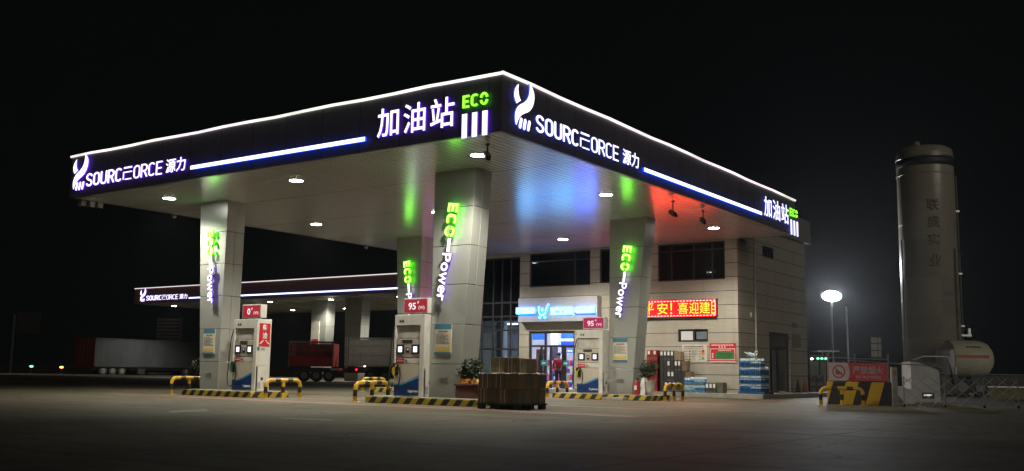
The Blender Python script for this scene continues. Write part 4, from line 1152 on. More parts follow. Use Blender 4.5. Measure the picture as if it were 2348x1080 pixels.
# red tub on the cartons
t = thing('red_tub', 'upturned red plastic tub sitting on the cartons at the back right of the pallet', 'tub', (P0.x - .28, P0.y + .95, .952))
bm = BM(); lathe(bm, [(.19, 0), (.18, .03), (.12, .23), (.04, .24)], seg=20); part('tub_body', bm, RED, t)
bm = BM(); lathe(bm, [(.2, 0), (.205, .02), (.19, .028)], seg=20); part('tub_rim', bm, RED, t)

# dark cartons against the shop wall: columns measured on the wall
BZ = .2; BYF = 20.95
def wx(px): return PY(px, 870, BYF).x
rows = [(1.60, 2.02, [(1513, 1545, 4)], (1545, 1560)), (1.13, 1.6, [(1513, 1545, 4), (1546, 1561, 2)], (1561, 1573)), (.66, 1.13, [(1513, 1570, 7)], (1570, 1583)), (.2, .66, [(1513, 1568, 6)], None)]
rn = ['top row', 'second row from the top', 'third row from the top', 'bottom row']
ordn = ['first', 'second', 'third', 'fourth', 'fifth', 'sixth', 'seventh']
for r, (z0, z1, segs, brown) in enumerate(rows):
    k = 0
    for (a, b, n) in segs:
        for i in range(n):
            x0 = wx(a + (b - a) * i / n); x1 = wx(a + (b - a) * (i + 1) / n)
            lab = (0,) if (r, k) in ((0, 0), (0, 1), (0, 2), (0, 3), (1, 2), (1, 4), (1, 5), (2, 2), (2, 3), (3, 1), (3, 2), (3, 3), (3, 4)) else None
            carton(x0, BYF, z0, x1, BYF + .45, z1, BOXB if r < 3 or i < 3 else BOXG, 'black printed carton by the shop wall, %s, %s from left' % (rn[r], ordn[k]), 'black printed cartons by the shop wall', lab=lab)
            k += 1
    if brown:
        carton(wx(brown[0]), BYF + .03, z0, wx(brown[1]), BYF + .45, z1 - .03, CARDL if r == 0 else CARD, 'brown carton at the right end of the %s of black cartons' % rn[r], 'brown cartons beside the black ones')
for i, (z0, z1) in enumerate(((1.66, 2.05), (1.2, 1.65), (.72, 1.19), (.2, .71))):
    carton(wx(1483), BYF, z0, wx(1506), BYF + .45, z1, BOXR, 'red printed carton behind the white flower pot, %s of its stack' % ['topmost', 'second', 'third', 'lowest'][i], 'red cartons by the shop wall', lab=(-.6, .6) if i == 0 else (2.5,) if False else None)
for i in range(3):
    carton(wx(1617 + i * 8), BYF, .2, wx(1625 + i * 8), BYF + .4, .64, BOXG if i != 1 else BOXB, 'small dark beer carton %s right of the clear water packs' % ['at the left', 'in the middle', 'at the right of three'][i], 'small cartons right of the water', lab=(0,))
carton(wx(1641), BYF + .05, .2, wx(1656), BYF + .5, .66, CARDG, 'olive brown carton ending the row on the shop plinth', 'small cartons right of the water')

def water_pack(x0, y0, z0, w, d, h, nx, ny, m, label, group, top=WATERW):
    t = thing('water_pack', label, 'water pack', (x0 + w / 2, y0 + d / 2, z0), 0, group)
    bm = BM(); r = min(w / nx, d / ny) / 2
    for i in range(nx):
        for j in range(ny):
            c = (-w / 2 + (i + .5) * w / nx, -d / 2 + (j + .5) * d / ny, 0)
            lathe(bm, [(r * .9, 0), (r, .02), (r * .93, h * .35), (r, h * .42), (r, h * .66)], c, 8)
    part('bottles', bm, m, t)
    bm = BM()
    for i in range(nx):
        for j in range(ny):
            c = (-w / 2 + (i + .5) * w / nx, -d / 2 + (j + .5) * d / ny, 0)
            lathe(bm, [(r, h * .665), (r * .75, h * .8), (r * .4, h * .9), (r * .4, h)], c, 8)
    part('bottle_necks', bm, top, t)
    bm = BM()
    for i in range(nx):
        for j in range(ny):
            if 0 < i < nx - 1 and 0 < j < ny - 1: continue
            c = (-w / 2 + (i + .5) * w / nx, -d / 2 + (j + .5) * d / ny, 0)
            lathe(bm, [(r * 1.0, h * .38), (r * 1.04, h * .39), (r * 1.04, h * .56), (r * 1.0, h * .57)], c, 8)
    part('bottle_labels', bm, mat('pale water label', (.4, .5, .55), .4, 0, .6, 22) if random.random() < .5 else mat('blue water label', (.02, .1, .36), .4, 0, .6, 22), t)
    return t
x0, x1 = wx(1568), wx(1615); w2 = (x1 - x0) / 2
for lv_ in range(2):
    for k in range(2):
        water_pack(x0 + k * w2, BYF, .2 + lv_ * .34, w2 - .01, .36, .33, 6, 4, WATER, 'clear shrink wrapped water pack by the shop wall, %s %s' % (['lower', 'upper'][lv_], ['left', 'right'][k]), 'clear water packs by the shop wall')
# big blue stack on a blue pallet at the building corner
bp = thing('blue_pallet', 'blue plastic pallet under the water bottle stack at the building corner', 'pallet', (-1.93, 21.5, .2))
bm = BM(); box(bm, -.55, -.56, .05, .62, .56, .1); box(bm, -.55, -.56, 0, .62, -.4, .05); box(bm, -.55, .4, 0, .62, .56, .05); box(bm, -.55, -.08, 0, .62, .08, .05); part('deck', bm, PALBLUE, bp)
tealm = mat('teal bottled water', (.012, .1, .13), .2, 0, .5, 14)
for a_ in range(2):
    for b_, n_ in ((0, 4), (1, 3)):
        for l_ in range(n_):
            water_pack(-2.42 + a_ * .48 + rnd(-.01, .01), 20.98 + b_ * .52, .302 + l_ * .35, .47, .5, .34, 5, 5, WATERB if (a_ + b_ < 2) else tealm,
                       'blue water pack at the building corner, %s layer, %s %s' % (['lowest', 'second', 'third', 'top'][l_], ['front', 'back'][b_], ['left', 'right'][a_]), 'blue water packs at the building corner')
t = thing('loose_bottles', 'few loose bottles lying on top of the blue water stack', 'bottles', (-2.0, 21.25, 1.71)); bm = BM()
for i in range(7): rod(bm, (rnd(-.2, .3), rnd(-.3, .3), .03 + .06 * (i // 3)), (rnd(-.2, .3), rnd(-.3, .3), .1 + .07 * (i // 2)), .035, seg=8)
part('bottle_heap', bm, WATERW, t)

# ------------------------------------------------------------------ plants
def leaf_cloud(bm, c, rad, n, size, flat=1.0):
    for i in range(n):
        while True:
            p = Vector((rnd(-1, 1), rnd(-1, 1), rnd(-1, 1)))
            if .25 < p.length < 1: break
        k = .75 + .25 * math.sin(p.x * 5 + 1) * math.cos(p.z * 4 + p.y * 3)
        p = Vector((p.x * rad[0], p.y * rad[1], p.z * rad[2])) * k + Vector(c)
        a = Vector((rnd(-1, 1), rnd(-1, 1), rnd(-.6, 1))).normalized(); b = a.orthogonal().normalized()
        s = size * rnd(.6, 1.3)
        q = [p, p + a * s * .5 + b * s * .28, p + a * s, p + a * s * .5 - b * s * .28]
        bm.faces.new([bm.verts.new(v) for v in q])
def shrub(loc, label, h, rad, pot, leaves=700, flowers=False, lm=LEAF):
    t = thing('potted_shrub', label, 'plant', loc)
    ph = .42
    if pot == 'white':
        bm = BM(); lathe(bm, [(.16, 0), (.2, .2), (.25, .5), (.27, .52), (.23, .52), (.2, .45)], seg=20); part('pot', bm, mat('white glazed pot', (.6, .59, .55), .35), t); ph = .5
    elif pot == 'terra':
        bm = BM(); box(bm, -.32, -.28, 0, .32, .28, .42); box(bm, -.36, -.32, .36, .36, .32, .42); part('pot', bm, TERRA, t, bevel=.02)
    else:
        bm = BM(); lathe(bm, [(.2, 0), (.27, .4), (.24, .4)], seg=16); part('pot', bm, BLACK, t)
    bm = BM()
    for i in range(9):
        a = rnd(0, 2 * PI); tip = Vector((math.cos(a) * rad[0] * .7, math.sin(a) * rad[1] * .7, ph + (h - ph) * rnd(.6, 1)))
        mid = Vector((tip.x * .35, tip.y * .35, ph + (h - ph) * .35)); tube(bm, [(0, 0, ph - .05), mid, tip], [.014, .01, .004], 5)
    part('stems', bm, BARK, t)
    bm = BM(); cz = ph + (h - ph) * .55
    leaf_cloud(bm, (0, 0, cz), (rad[0], rad[1], (h - ph) * .52), leaves, .085)
    leaf_cloud(bm, (rad[0] * .4, 0, cz + .1), (rad[0] * .6, rad[1] * .6, (h - ph) * .45), leaves // 3, .08)
    leaf_cloud(bm, (-rad[0] * .45, -.05, cz - .05), (rad[0] * .6, rad[1] * .6, (h - ph) * .4), leaves // 3, .08)
    part('foliage', bm, lm, t)
    if flowers:
        bm = BM(); leaf_cloud(bm, (.05, -.2, ph + .06), (.33, .2, .1), 90, .08); part('flowers', bm, mat('orange flowers', (.8, .35, .03), .5), t)
    return t
shrub((PY(1083, 880, 3.6).x, 3.5, .2), 'bushy potted shrub in a brick red planter with orange flowers by the front column', 1.12, (.42, .36), 'terra', 900, True)
shrub((PY(1488, 880, 14.2).x, 14.2, .2), 'potted shrub in a tall white pot beside the fire extinguisher', 1.25, (.4, .36), 'white', 700)
shrub((PY(443, 880, 4.2).x + .1, 4.3, .2), 'dark potted shrub half hidden left of the diesel column', 1.05, (.36, .35), 'black', 500, lm=LEAFD)
# white folded board and extinguisher
q = PY(1477, 897, 14.0)
t = thing('folded_floor_sign', 'white folded floor sign leaning beside the white flower pot', 'floor sign', (q.x, 13.95, .2))
bm = BM(); hexa(bm, [(-.17, -.16, 0), (.14, -.16, 0), (.14, -.13, 0), (-.17, -.13, 0)], [(-.05, -.02, .62), (.04, -.02, .62), (.04, .0, .62), (-.05, .0, .62)])
part('front_leaf', bm, WHITE, t)
bm = BM(); hexa(bm, [(-.17, .13, 0), (.14, .13, 0), (.14, .16, 0), (-.17, .16, 0)], [(-.05, .003, .62), (.04, .003, .62), (.04, .02, .62), (-.05, .02, .62)])
part('rear_leaf', bm, WHITE, t)
q = PY(1461, 900, 13.75)
t = thing('fire_extinguisher', 'red fire extinguisher standing on the kerb by the back right column', 'extinguisher', (q.x, 13.72, .2))
bm = BM(); lathe(bm, [(.1, 0), (.105, .03), (.105, .4), (.08, .48), (.035, .53), (.03, .56)], seg=18); part('cylinder', bm, RED, t)
bm = BM(); box(bm, -.03, -.02, .56, .1, .02, .585); box(bm, -.03, -.02, .6, .11, .02, .62); rod(bm, (0, 0, .56), (0, 0, .6), .02, seg=8); part('valve_handle', bm, BLACK, t)
bm = BM(); tube(bm, [(.03, 0, .57), (.12, -.03, .52), (.135, -.05, .35), (.12, -.05, .2)], .013, 6); part('hose', bm, RUB, t)
bm = BM(); box(bm, -.05, -.11, .18, .05, -.104, .34); part('label_sticker', bm, WHITE, t)
# step in the island kerb
q = PY(1410, 915, 13.2)
bm = BM(); box(bm, -.45, -.2, 0, .45, .2, .1); s = finish('kerb_step', bm, CONC, bevel=.01); s.location = (PY(1410, 915, 13.1).x, 13.09, 0); tag(s, 'low concrete step before the back petrol island', 'step')

# ------------------------------------------------------------------ person in the shop
per = thing('person', 'person in a red jacket and dark trousers standing inside the shop door seen from behind', 'person', (PY(1281, 880, 22.7).x, 22.7, .2), PI + .4)
def skin_body(name, verts, edges, radii, m, parent, sub=2):
    me = bpy.data.meshes.new(name); me.from_pydata(verts, edges, [])
    me.materials.append(m)
    o = bpy.data.objects.new(name, me); COL.objects.link(o); o.parent = parent
    s = o.modifiers.new('skin', 'SKIN'); s.use_smooth_shade = True
    for v, r in zip(me.skin_vertices[0].data, radii): v.radius = r if isinstance(r, tuple) else (r, r)
    me.skin_vertices[0].data[0].use_root = True
    u = o.modifiers.new('sub', 'SUBSURF'); u.levels = sub; u.render_levels = sub
    return o
V_ = [(0, 0, .92), (0, .0, 1.08), (0, .0, 1.25), (0, .01, 1.4), (0, 0, 1.49), (0, -.02, 1.56), (0, -.02, 1.66)]; E_ = [(i, i + 1) for i in range(6)]
R_ = [(.16, .12), (.15, .11), (.17, .12), (.17, .11), (.055, .055), (.075, .085), (.078, .09)]
for s in (-1, 1):
    b = len(V_)
    V_ += [(s * .1, 0, .86), (s * .11, -.01, .5), (s * .11, .02, .1), (s * .12, -.1, .04)]; R_ += [.1, .065, .045, (.04, .035)]
    E_ += [(0, b), (b, b + 1), (b + 1, b + 2), (b + 2, b + 3)]
    b = len(V_)
    V_ += [(s * .19, 0, 1.4), (s * .26, .02, 1.14), (s * .25, -.12, .93), (s * .25, -.15, .86)]; R_ += [.06, .045, .035, (.035, .02)]
    E_ += [(3, b), (b, b + 1), (b + 1, b + 2), (b + 2, b + 3)]
    hb_ = b + 3
    for k, (dx, ln) in enumerate(((-.024, .06), (-.008, .072), (.008, .068), (.022, .05))):
        c = len(V_); V_ += [(s * .25 + dx, -.17, .825), (s * .25 + dx, -.165, .825 - ln * .9)]; R_ += [.009, .008]; E_ += [(hb_, c), (c, c + 1)]
    c = len(V_); V_ += [(s * .22, -.18, .86), (s * .205, -.19, .825)]; R_ += [.011, .009]; E_ += [(hb_, c), (c, c + 1)]
body = skin_body('body', V_, E_, R_, SKIN, per)
V_ = [(0, 0, .86), (0, .0, 1.08), (0, .0, 1.25), (0, .01, 1.4), (0, 0, 1.47)]; E_ = [(0, 1), (1, 2), (2, 3), (3, 4)]; R_ = [(.19, .15), (.175, .135), (.195, .145), (.19, .13), (.075, .075)]
for s in (-1, 1):
    b = len(V_); V_ += [(s * .2, 0, 1.4), (s * .27, .02, 1.14), (s * .255, -.11, .95)]; R_ += [.075, .062, .052]; E_ += [(3, b), (b, b + 1), (b + 1, b + 2)]
skin_body('jacket', V_, E_, R_, JACKET, body)
V_ = [(0, 0, .92)]; E_ = []; R_ = [(.165, .13)]
for s in (-1, 1):
    b = len(V_); V_ += [(s * .1, 0, .82), (s * .11, -.01, .5), (s * .11, .015, .09)]; R_ += [.115, .085, .07]; E_ += [(0, b), (b, b + 1), (b + 1, b + 2)]
skin_body('trousers', V_, E_, R_, PANTS, body)
bm = BM(); ball(bm, (0, .012, 1.685), .102, 16, (.95, 1.05, 1.0))
for v in list(bm.verts):
    if v.co.y < -.05 and v.co.z < 1.69: v.co.y = -.05
part('hair', bm, HAIR, body, smooth=True)
bm = BM()
for s in (-1, 1): ball(bm, (s * .032, -.105, 1.635), .011, 8); ball(bm, (s * .085, -.02, 1.625), .02, 8, (.5, 1, 1.4))
ball(bm, (0, -.115, 1.605), .016, 8, (.8, 1, 1.4)); box(bm, -.025, -.108, 1.565, .025, -.1, 1.572)
part('face_features', bm, SKIN, body)
bm = BM()
for s in (-1, 1): box(bm, s * .115 - .05, -.17, 0, s * .115 + .05, .09, .075)
part('shoes', bm, BLACK, body, bevel=.02)

# ------------------------------------------------------------------ far diesel canopy with trucks
TL = PD(310, 663, 96); C2X0, C2Y0, C2X1, C2Y1 = TL.x, TL.y, -34.0, 55.0
can2 = thing('distant_canopy', 'long dark second canopy with thin lit edge and small glowing lettering at far left', 'canopy', ((C2X0 + C2X1) / 2, (C2Y0 + C2Y1) / 2, 0))
bm = BM(); box(bm, C2X0 + .1, C2Y0 + .1, ZB + .05, C2X1 - .1, C2Y1, ZT - .1); part('roof_slab', bm, GREYD, can2, True)
bm = BM(); box(bm, C2X0, C2Y0, ZB, C2X1, C2Y0 + .1, ZT); box(bm, C2X0, C2Y0 + .1, ZB, C2X0 + .1, C2Y1, ZT); box(bm, C2X1 - .1, C2Y0 + .1, ZB, C2X1, C2Y1, ZT); part('fascia', bm, mat('fascia panel with painted red glow', (.24, .13, .12), .4, 0, .2, .3), can2, True)  # reddish reflected light is put into this brown fascia colour
bm = BM(); box(bm, C2X0 + .1, C2Y0 + .1, ZB + .01, C2X1 - .1, C2Y1 - .05, ZB + .045); part('soffit', bm, SOFFIT, can2, True)
bm = BM(); rod(bm, (C2X0 - .02, C2Y0 - .04, ZT), (C2X1, C2Y0 - .04, ZT), .04, seg=8); part('light_strip', bm, L_EDGE2, can2, True)
def s2(x, y): return PY(x, y, C2Y0).x - C2X0
fascia_sign(can2, (C2X0, C2Y0, 0), X, -Y, (s2(322, 690), s2(337, 685), s2(410, 682), s2(413, 682), s2(431, 680)), L_HALO, bar=(s2(435, 683), C2X1 - C2X0 - .5))
def pillar2(x, y):
    pillar(can2, x - .75, x + .75, x - 1.0, x + 1.0, y, y + 1.0, ZB + .02, 0, None)
pillar2(-49.9, 42.2); pillar2(-44.2, 40.6); pillar2(-67.5, 49.0)
first = None
wd = {(-69.6, 41.6): 'at the far left end', (-62.9, 51): 'in the back row, left', (-55.4, 41.4): 'in the front row, second', (-47.7, 41.4): 'front row by the pale columns', (-55.6, 51.2): 'in the back row, middle', (-39.8, 41.3): 'nearest the back left column', (-47.7, 51.2): 'in the back row, right'}
for (x, y), lb in wd.items():
    lab = 'small lamp under the distant canopy, ' + lb
    c = copy_thing(base, (x, y, ZB + .01), None, lab); c['group'] = 'ceiling lamps of the distant canopy'
# notice on the far pillar
t = thing('far_notice', 'white and red no smoking notice on the left far pillar', 'notice', (-50.25, 42.19, 2.2))
bm = BM(); box(bm, -.5, -.05, 0, .5, -.003, 2.9); part('board', bm, mat('off white board'), t)
bm = BM(); box(bm, -.4, -.055, .9, .4, -.051, 1.35); box(bm, -.4, -.055, .3, -.1, -.051, .7); ribbon_bm = bm; part('red_print', bm, REDPLATE, t)

def wheel(t, x, z, r, yf, parent_name='wheel'):
    bm = BM(); prof = []
    rod(bm, (x, yf, z), (x, yf + .28, z), r, seg=22)
    w = part(parent_name, bm, mat('tyre rubber', (.05, .05, .05), .7), t)
    bm = BM(); rod(bm, (x, yf - .02, z), (x, yf - .001, z), r * .55, seg=16); rod(bm, (x, yf - .05, z), (x, yf - .021, z), r * .2, seg=10)
    part('rim', bm, mat('grey rim', (.25, .25, .24), .5), w)
def mark_lamp(t, x, y, z, m, r=.06, name='tail_lamp'):
    bm = BM(); ball(bm, (x, y, z), r, 10); part(name, bm, m, t)
# red cargo trailer
q = PD(660, 872, 75)
t = thing('red_cargo_truck', 'red high sided cargo trailer parked under the distant canopy', 'truck', (q.x, q.y, 0), ANG)
Lr = 102 * 75 / FPX
bm = BM()
for i in (0, 8.6, 17.2): box(bm, i * Lr / 18, 0, 1.9, (i + .8) * Lr / 18, .05, 2.9)
box(bm, 0, -.03, 1.15, Lr, .03, 1.9); box(bm, 0, .05, 1.15, Lr, 2.4, 1.25); box(bm, 0, 2.35, 1.25, Lr, 2.4, 2.9); box(bm, 0, .05, 1.25, .06, 2.35, 2.9); box(bm, Lr - .06, .05, 1.25, Lr, 2.35, 2.9)
part('cargo_body', bm, TRUCKR, t)
bm = BM()
for i in range(40): box(bm, .12 + i * (Lr - .24) / 40, .01, 1.9, .12 + (i + .5) * (Lr - .24) / 40, .03, 2.9)
for z in (2.2, 2.55): box(bm, .1, .0, z, Lr - .1, .009, z + .04)
part('mesh_side', bm, mat('dark side mesh', (.06, .045, .045), .6), t)
bm = BM(); box(bm, Lr - .15, -.06, .88, Lr + .75, -.03, 1.02); part('rear_plate', bm, mat('dull white print', (.6, .57, .55), .5), t)
bm = BM(); box(bm, -.03, -.04, 2.9, Lr + .03, .08, 3.05); box(bm, -.03, -.05, 1.05, .06, .0 - .031, 2.9); box(bm, Lr - .06, -.05, 1.05, Lr + .03, -.031, 2.9); part('top_rail', bm, STEEL, t)
bm = BM(); box(bm, .3, .3, .7, Lr + .8, 2.1, 1.05); box(bm, -3.0, .5, .6, .3, 1.9, .95); part('chassis', bm, GREYD, t)
for wx_ in (1.19, 2.11, 3.07): wheel(t, wx_, .46, .46, .05)
mark_lamp(t, Lr + .55, .25, .95, L_TAIL, .09)
# cage trailer
q = PD(788, 870, 75)
t = thing('cage_trailer', 'grey open slatted cage trailer parked right of the red cargo trailer', 'truck', (q.x, q.y, 0), ANG)
Lc = 5.2
bm = BM()
for i in range(34): box(bm, i * Lc / 34, 0, 1.3, i * Lc / 34 + .075, .04, 3.3)
for z in (1.25, 2.0, 2.7, 3.3): box(bm, -.02, -.02, z, Lc, -.001, z + .09)
box(bm, 0, .06, 1.2, Lc, 2.4, 1.3); box(bm, 0, 2.36, 1.3, Lc, 2.4, 3.3); part('cage', bm, mat('grey cage steel', (.62, .6, .56), .5, 0), t)
bm = BM(); box(bm, .2, .3, .7, Lc, 2.1, 1.15); part('chassis', bm, GREYD, t)
for wx_ in (2.05, 3.05, 4.3): wheel(t, wx_, .5, .5, .05)
mark_lamp(t, .9, .2, .95, L_TAIL, .09); mark_lamp(t, 1.55, .1, 1.25, L_WHITE, .08, 'side_lamp')
# white box trailer
q = PD(213, 866, 94); q2 = PD(450, 866, 107)
dv = Vector((q2.x - q.x, q2.y - q.y)); Lb = dv.length
t = thing('box_trailer', 'long white box trailer with dull red rear doors parked at far left', 'truck', (q.x, q.y, 0), math.atan2(dv.y, dv.x))
H0, H1 = .85, 3.6; q3 = PD(176, 866, 96.5); wd_ = 2.6
bm = BM(); box(bm, .1, 0, H0, Lb, wd_, H1)
part('box_body', bm, TRUCKW, t)
bm = BM()
for i in range(1, 17): box(bm, i * Lb / 17 - .015, -.012, H0 + .1, i * Lb / 17 + .015, -.001, H1 - .1)
box(bm, .1, -.05, H1 - .1, Lb, -.001, H1); box(bm, .1, -.05, H0, Lb, -.001, H0 + .1)
part('side_rib', bm, TRUCKW, t)
bm = BM(); box(bm, .0, 0, H0, .099, wd_, H1); part('rear_door', bm, mat('dull red door', (.1, .028, .022), .55, 0, .2, 1), t)
bm = BM(); box(bm, 0, .2, .55, Lb, wd_ - .2, H0 - .01); box(bm, Lb * .4, .02, .15, Lb * .47, .2, .7); box(bm, Lb * .5, .05, .2, Lb * .75, .1, .3); part('chassis', bm, GREYD, t)
bm = BM()
for y in (.5, .9, 1.5, 1.9): rod(bm, (-.02, y, H0 + .1), (-.02, y, H1 - .1), .02, seg=6)
part('door_bar', bm, mat('dull red door'), t)
bm = BM()
for i in range(8): box(bm, .6 + i * 1.35, -.02, H0 + .02, .85 + i * 1.35, -.013, H0 + .08)
part('reflector', bm, mat('reflector amber', (.5, .12, .02), .3), t)
for xg in (.5, 4.6): 
    bm = BM(); box(bm, xg, .05, .25, xg + .03, .6, .8); part('mudguard', bm, BLACK, t)
for wx_ in (1.3, 2.5, 3.7, Lb - 1.5): wheel(t, wx_, .48, .48, .1)
# road edge, far lamps, dim wall and billboard at far left
bm = BM(); a = PD(-200, 869, 90); b = PD(470, 872, 92); dv = (b - a)
m_ = Matrix.Translation(Vector(((a.x + b.x) / 2, (a.y + b.y) / 2, .06)))
vs = box(bm, -40, -.15, -.06, 40, .15, .08)
rt = Matrix.Rotation(math.atan2(dv.y, dv.x), 4, 'Z')
for v in bm.verts: v.co = m_ @ rt @ v.co
structure('road_kerb', bm, CONC)
for px, py, m_, lb in ((72, 840, L_GREEN, 'small green road light on a thin post at far left'), (141, 842, L_ORANGE, 'small orange road light on a thin post at far left')):
    q = PD(px, py, 110); t = thing('marker_lamp', lb, 'road light', (q.x, q.y, 0), ANG)
    bm = BM(); rod(bm, (0, 0, 0), (0, 0, q.z - .1), .04, seg=8); part('post', bm, GREYD, t)
    bm = BM(); ball(bm, (0, 0, q.z), .13, 12, (1.6, 1, .8)); part('lens', bm, m_, t)
    bm = BM(); box(bm, -.25, .05, q.z - .15, .25, .2, q.z + .15); part('lamp_case', bm, BLACK, t)
q = PD(22, 868, 104); t = thing('billboard', 'barely visible blank billboard on a post at the far left edge', 'billboard', (q.x, q.y, 0), ANG)
bm = BM(); rod(bm, (0, 0, 0), (0, 0, 6.2), .15, seg=10); part('post', bm, mat('pale post', (.05, .05, .05), .6), t)
bm = BM(); box(bm, .3, -.1, 4.2, 2.9, .1, 6.4); part('panel', bm, mat('grey panel', (.02, .02, .02), .6), t)
bm = BM(); rod(bm, (.1, 0, 5.0), (.4, 0, 5.0), .06, seg=6); rod(bm, (.1, 0, 5.9), (.4, 0, 5.9), .06, seg=6); part('bracket', bm, GREYD, t)
q = PD(352, 868, 118); t = thing('slatted_wall', 'dim slatted wall and post beyond the white box trailer', 'wall', (q.x, q.y, 0), ANG)
bm = BM()
for i in range(16): box(bm, 0, 0, .1 + i * .42, 2.8, .08, .4 + i * .42)
part('slats', bm, mat('dim slats', (.09, .08, .085), .7), t)
bm = BM(); rod(bm, (2.95, .04, 0), (2.95, .04, 6.9), .14, seg=10); part('post', bm, mat('pale post'), t)

# ------------------------------------------------------------------ right side: gate, signs, tank, tanker
def R_(px, py, dist): q = PD(px, py, dist); return (q.x, q.y, 0)
q = PD(1897, 930, 35.4); q2 = PD(2046, 933, 34.6); dv = Vector((q2.x - q.x, q2.y - q.y)); Lb = dv.length
bm = BM(); prof = [(0, 0), (.5, 0), (.44, .5), (.42, .8), (.08, .8), (.06, .5)]
prism(bm, prof, (0, 0, 0), Y, Z, X, Lb)
blk = finish('striped_concrete_block', bm, BLOCK, bevel=.02); blk.location = (q.x, q.y, 0); blk.rotation_euler = (0, 0, math.atan2(dv.y, dv.x)); tag(blk, 'yellow black concrete barrier block below the red no burning sign', 'barrier block')
# sign on its fence
d0 = 37.5
q = PD(1902, 930, d0); fen = thing('gate_fence', 'thin pipe fence carrying the red no burning sign', 'fence', (q.x, q.y, 0), ANG)
k = d0 / FPX
zt = 1.0 + (851 - 820) * k + .35
for x in (0, 62 * k, 139 * k):
    bm = BM(); rod(bm, (x, .05, 0), (x, .05, zt), .03, seg=8); part('post', bm, STEEL, fen)
zr = PD(1902, 820, d0).z; zr2 = PD(2040, 824, d0).z
bm = BM(); rod(bm, (-.02, .05, zr), (139 * k, .05, zr2), .022, seg=8); rod(bm, (48 * k, .12, PD(1950, 826, d0).z), (270 * k, .12, PD(2172, 841, d0).z), .022, seg=8); rod(bm, (0, .05, .35), (139 * k, .05, .35), .02, seg=8); part('rail', bm, STEEL, fen)
bm = BM()
for i in range(24): rod(bm, (i * 139 * k / 23, .05, .35), (i * 139 * k / 23, .05, zr - .03), .006, seg=5)
part('bars', bm, GREYD, fen)
z0s, z1s = PD(1902, 872.5, d0).z, PD(1902, 831, d0).z; ws = 135 * k; hs = z1s - z0s
sg = thing('no_burning_sign', 'red and white warning sign with struck out match and Chinese characters', 'warning sign', (q.x, q.y, z0s), ANG)
bm = BM(); box(bm, 0, -.03, 0, ws, .0, hs); part('panel', bm, REDPLATE, sg)
bm = BM(); pts = [(0, 0), (ws * .3, 0)] + [(ws * .3 + hs * .18 * math.cos(a), hs * .5 + hs * .5 * math.sin(a)) for a in [-PI / 2 + PI * i / 10 for i in range(1, 10)]] + [(ws * .3, hs), (0, hs)]
prism(bm, pts, (0, -.031, 0), X, Z, -Y, .004); part('white_field', bm, mat('dull white print', (.6, .57, .55), .5), sg)
bm = BM(); cx, cz, r = ws * .17, hs * .5, hs * .33
ribbon(bm, [(cx + r * math.cos(a), cz + r * math.sin(a)) for a in [2 * PI * i / 28 for i in range(28)]], .05, True)
ribbon(bm, [(cx - r * .7, cz + r * .7), (cx + r * .7, cz - r * .7)], .045, z=.001)
thicken(bm, .003); to_plane(bm, (0, -.036, 0), X, Z, -Y); part('ban_ring', bm, [REDPLATE, REDPLATE], sg)
bm = BM(); ribbon(bm, [(cx + r * .45, cz - r * .25), (cx - r * .2, cz - r * .1)], .05); ribbon(bm, [(cx + a * r, cz + b * r) for a, b in ((-.1, -.45), (-.4, -.25), (-.45, .1), (-.2, .25), (.0, .05), (.1, -.3))], .05)
thicken(bm, .002); to_plane(bm, (0, -.0355, 0), X, Z, -Y); part('match_symbol', bm, [INK, INK], sg)
SW_ = mat('dull white print')
flat_text('chinese_lettering', '严禁烟火', ws * .52, hs * .44, (ws * .41, -.03, hs * .38), X, Z, -Y, SW_, sg, bold=.012)
flat_text('english_lettering', 'NO BURNING', ws * .42, hs * .15, (ws * .46, -.03, hs * .15), X, Z, -Y, SW_, sg)
q = PD(2052, 932, 35.5); t = thing('gate_post', 'pale post with red marks at the right end of the warning sign', 'post', (q.x, q.y, 0), ANG)
bm = BM(); box(bm, -.1, -.08, 0, .1, .08, 1.35); part('post_body', bm, mat('weathered pale paint', (.33, .32, .28), .6, 0, .3), t, bevel=.01)
bm = BM(); box(bm, -.05, -.085, 1.05, .05, -.081, 1.25); part('red_mark', bm, mat('faded pink mark', (.4, .12, .12), .6), t)
# white cabinet and low box
q = PD(2091, 925, 38.5); k = 38.5 / FPX
t = thing('equipment_cabinet', 'pale metal cabinet with sloping top behind the folding gate', 'cabinet', (q.x, q.y, 0), ANG)
zc = lambda y: PD(2120, y, 38.5).z
bm = BM(); prism(bm, [(0, .06), (67 * k, .06), (66 * k, zc(846)), (25 * k, zc(830)), (0, zc(830))], (0, 0, 0), X, Z, Y, .9); part('cabinet_body', bm, mat('pale cabinet paint', (.55, .55, .56), .5, 0, .15), t, bevel=.015)
bm = BM(); prism(bm, [(20 * k, zc(829)), (72 * k, zc(849)), (72 * k, zc(846)), (20 * k, zc(826))], (0, -.1, 0), X, Z, Y, 1.1); part('sloping_top', bm, GREYD, t)
bm = BM(); box(bm, 28 * k, -.02, zc(908), 46 * k, -.003, zc(904)); part('bright_label', bm, emit('bright label', (1, 1, .9), .6), t)
bm = BM(); box(bm, 24 * k, -.012, zc(914), 52 * k, -.001, zc(900)); part('dark_opening', bm, BLACK, t)
q = PD(2056, 925, 37.5); t = thing('low_white_box', 'low white box with green corner beside the gate post', 'box', (q.x, q.y, 0), ANG)
bm = BM(); prism(bm, [(0, 0), (.72, 0), (.72, .48), (.2, .66), (0, .66)], (0, 0, 0), X, Z, Y, .6); part('box_body', bm, mat('pale cabinet paint'), t, bevel=.01)
bm = BM(); prism(bm, [(0, .02), (.32, .02), (0, .4)], (0, -.004, 0), X, Z, Y, .003); part('green_corner', bm, mat('green corner', (.08, .16, .13), .5), t)
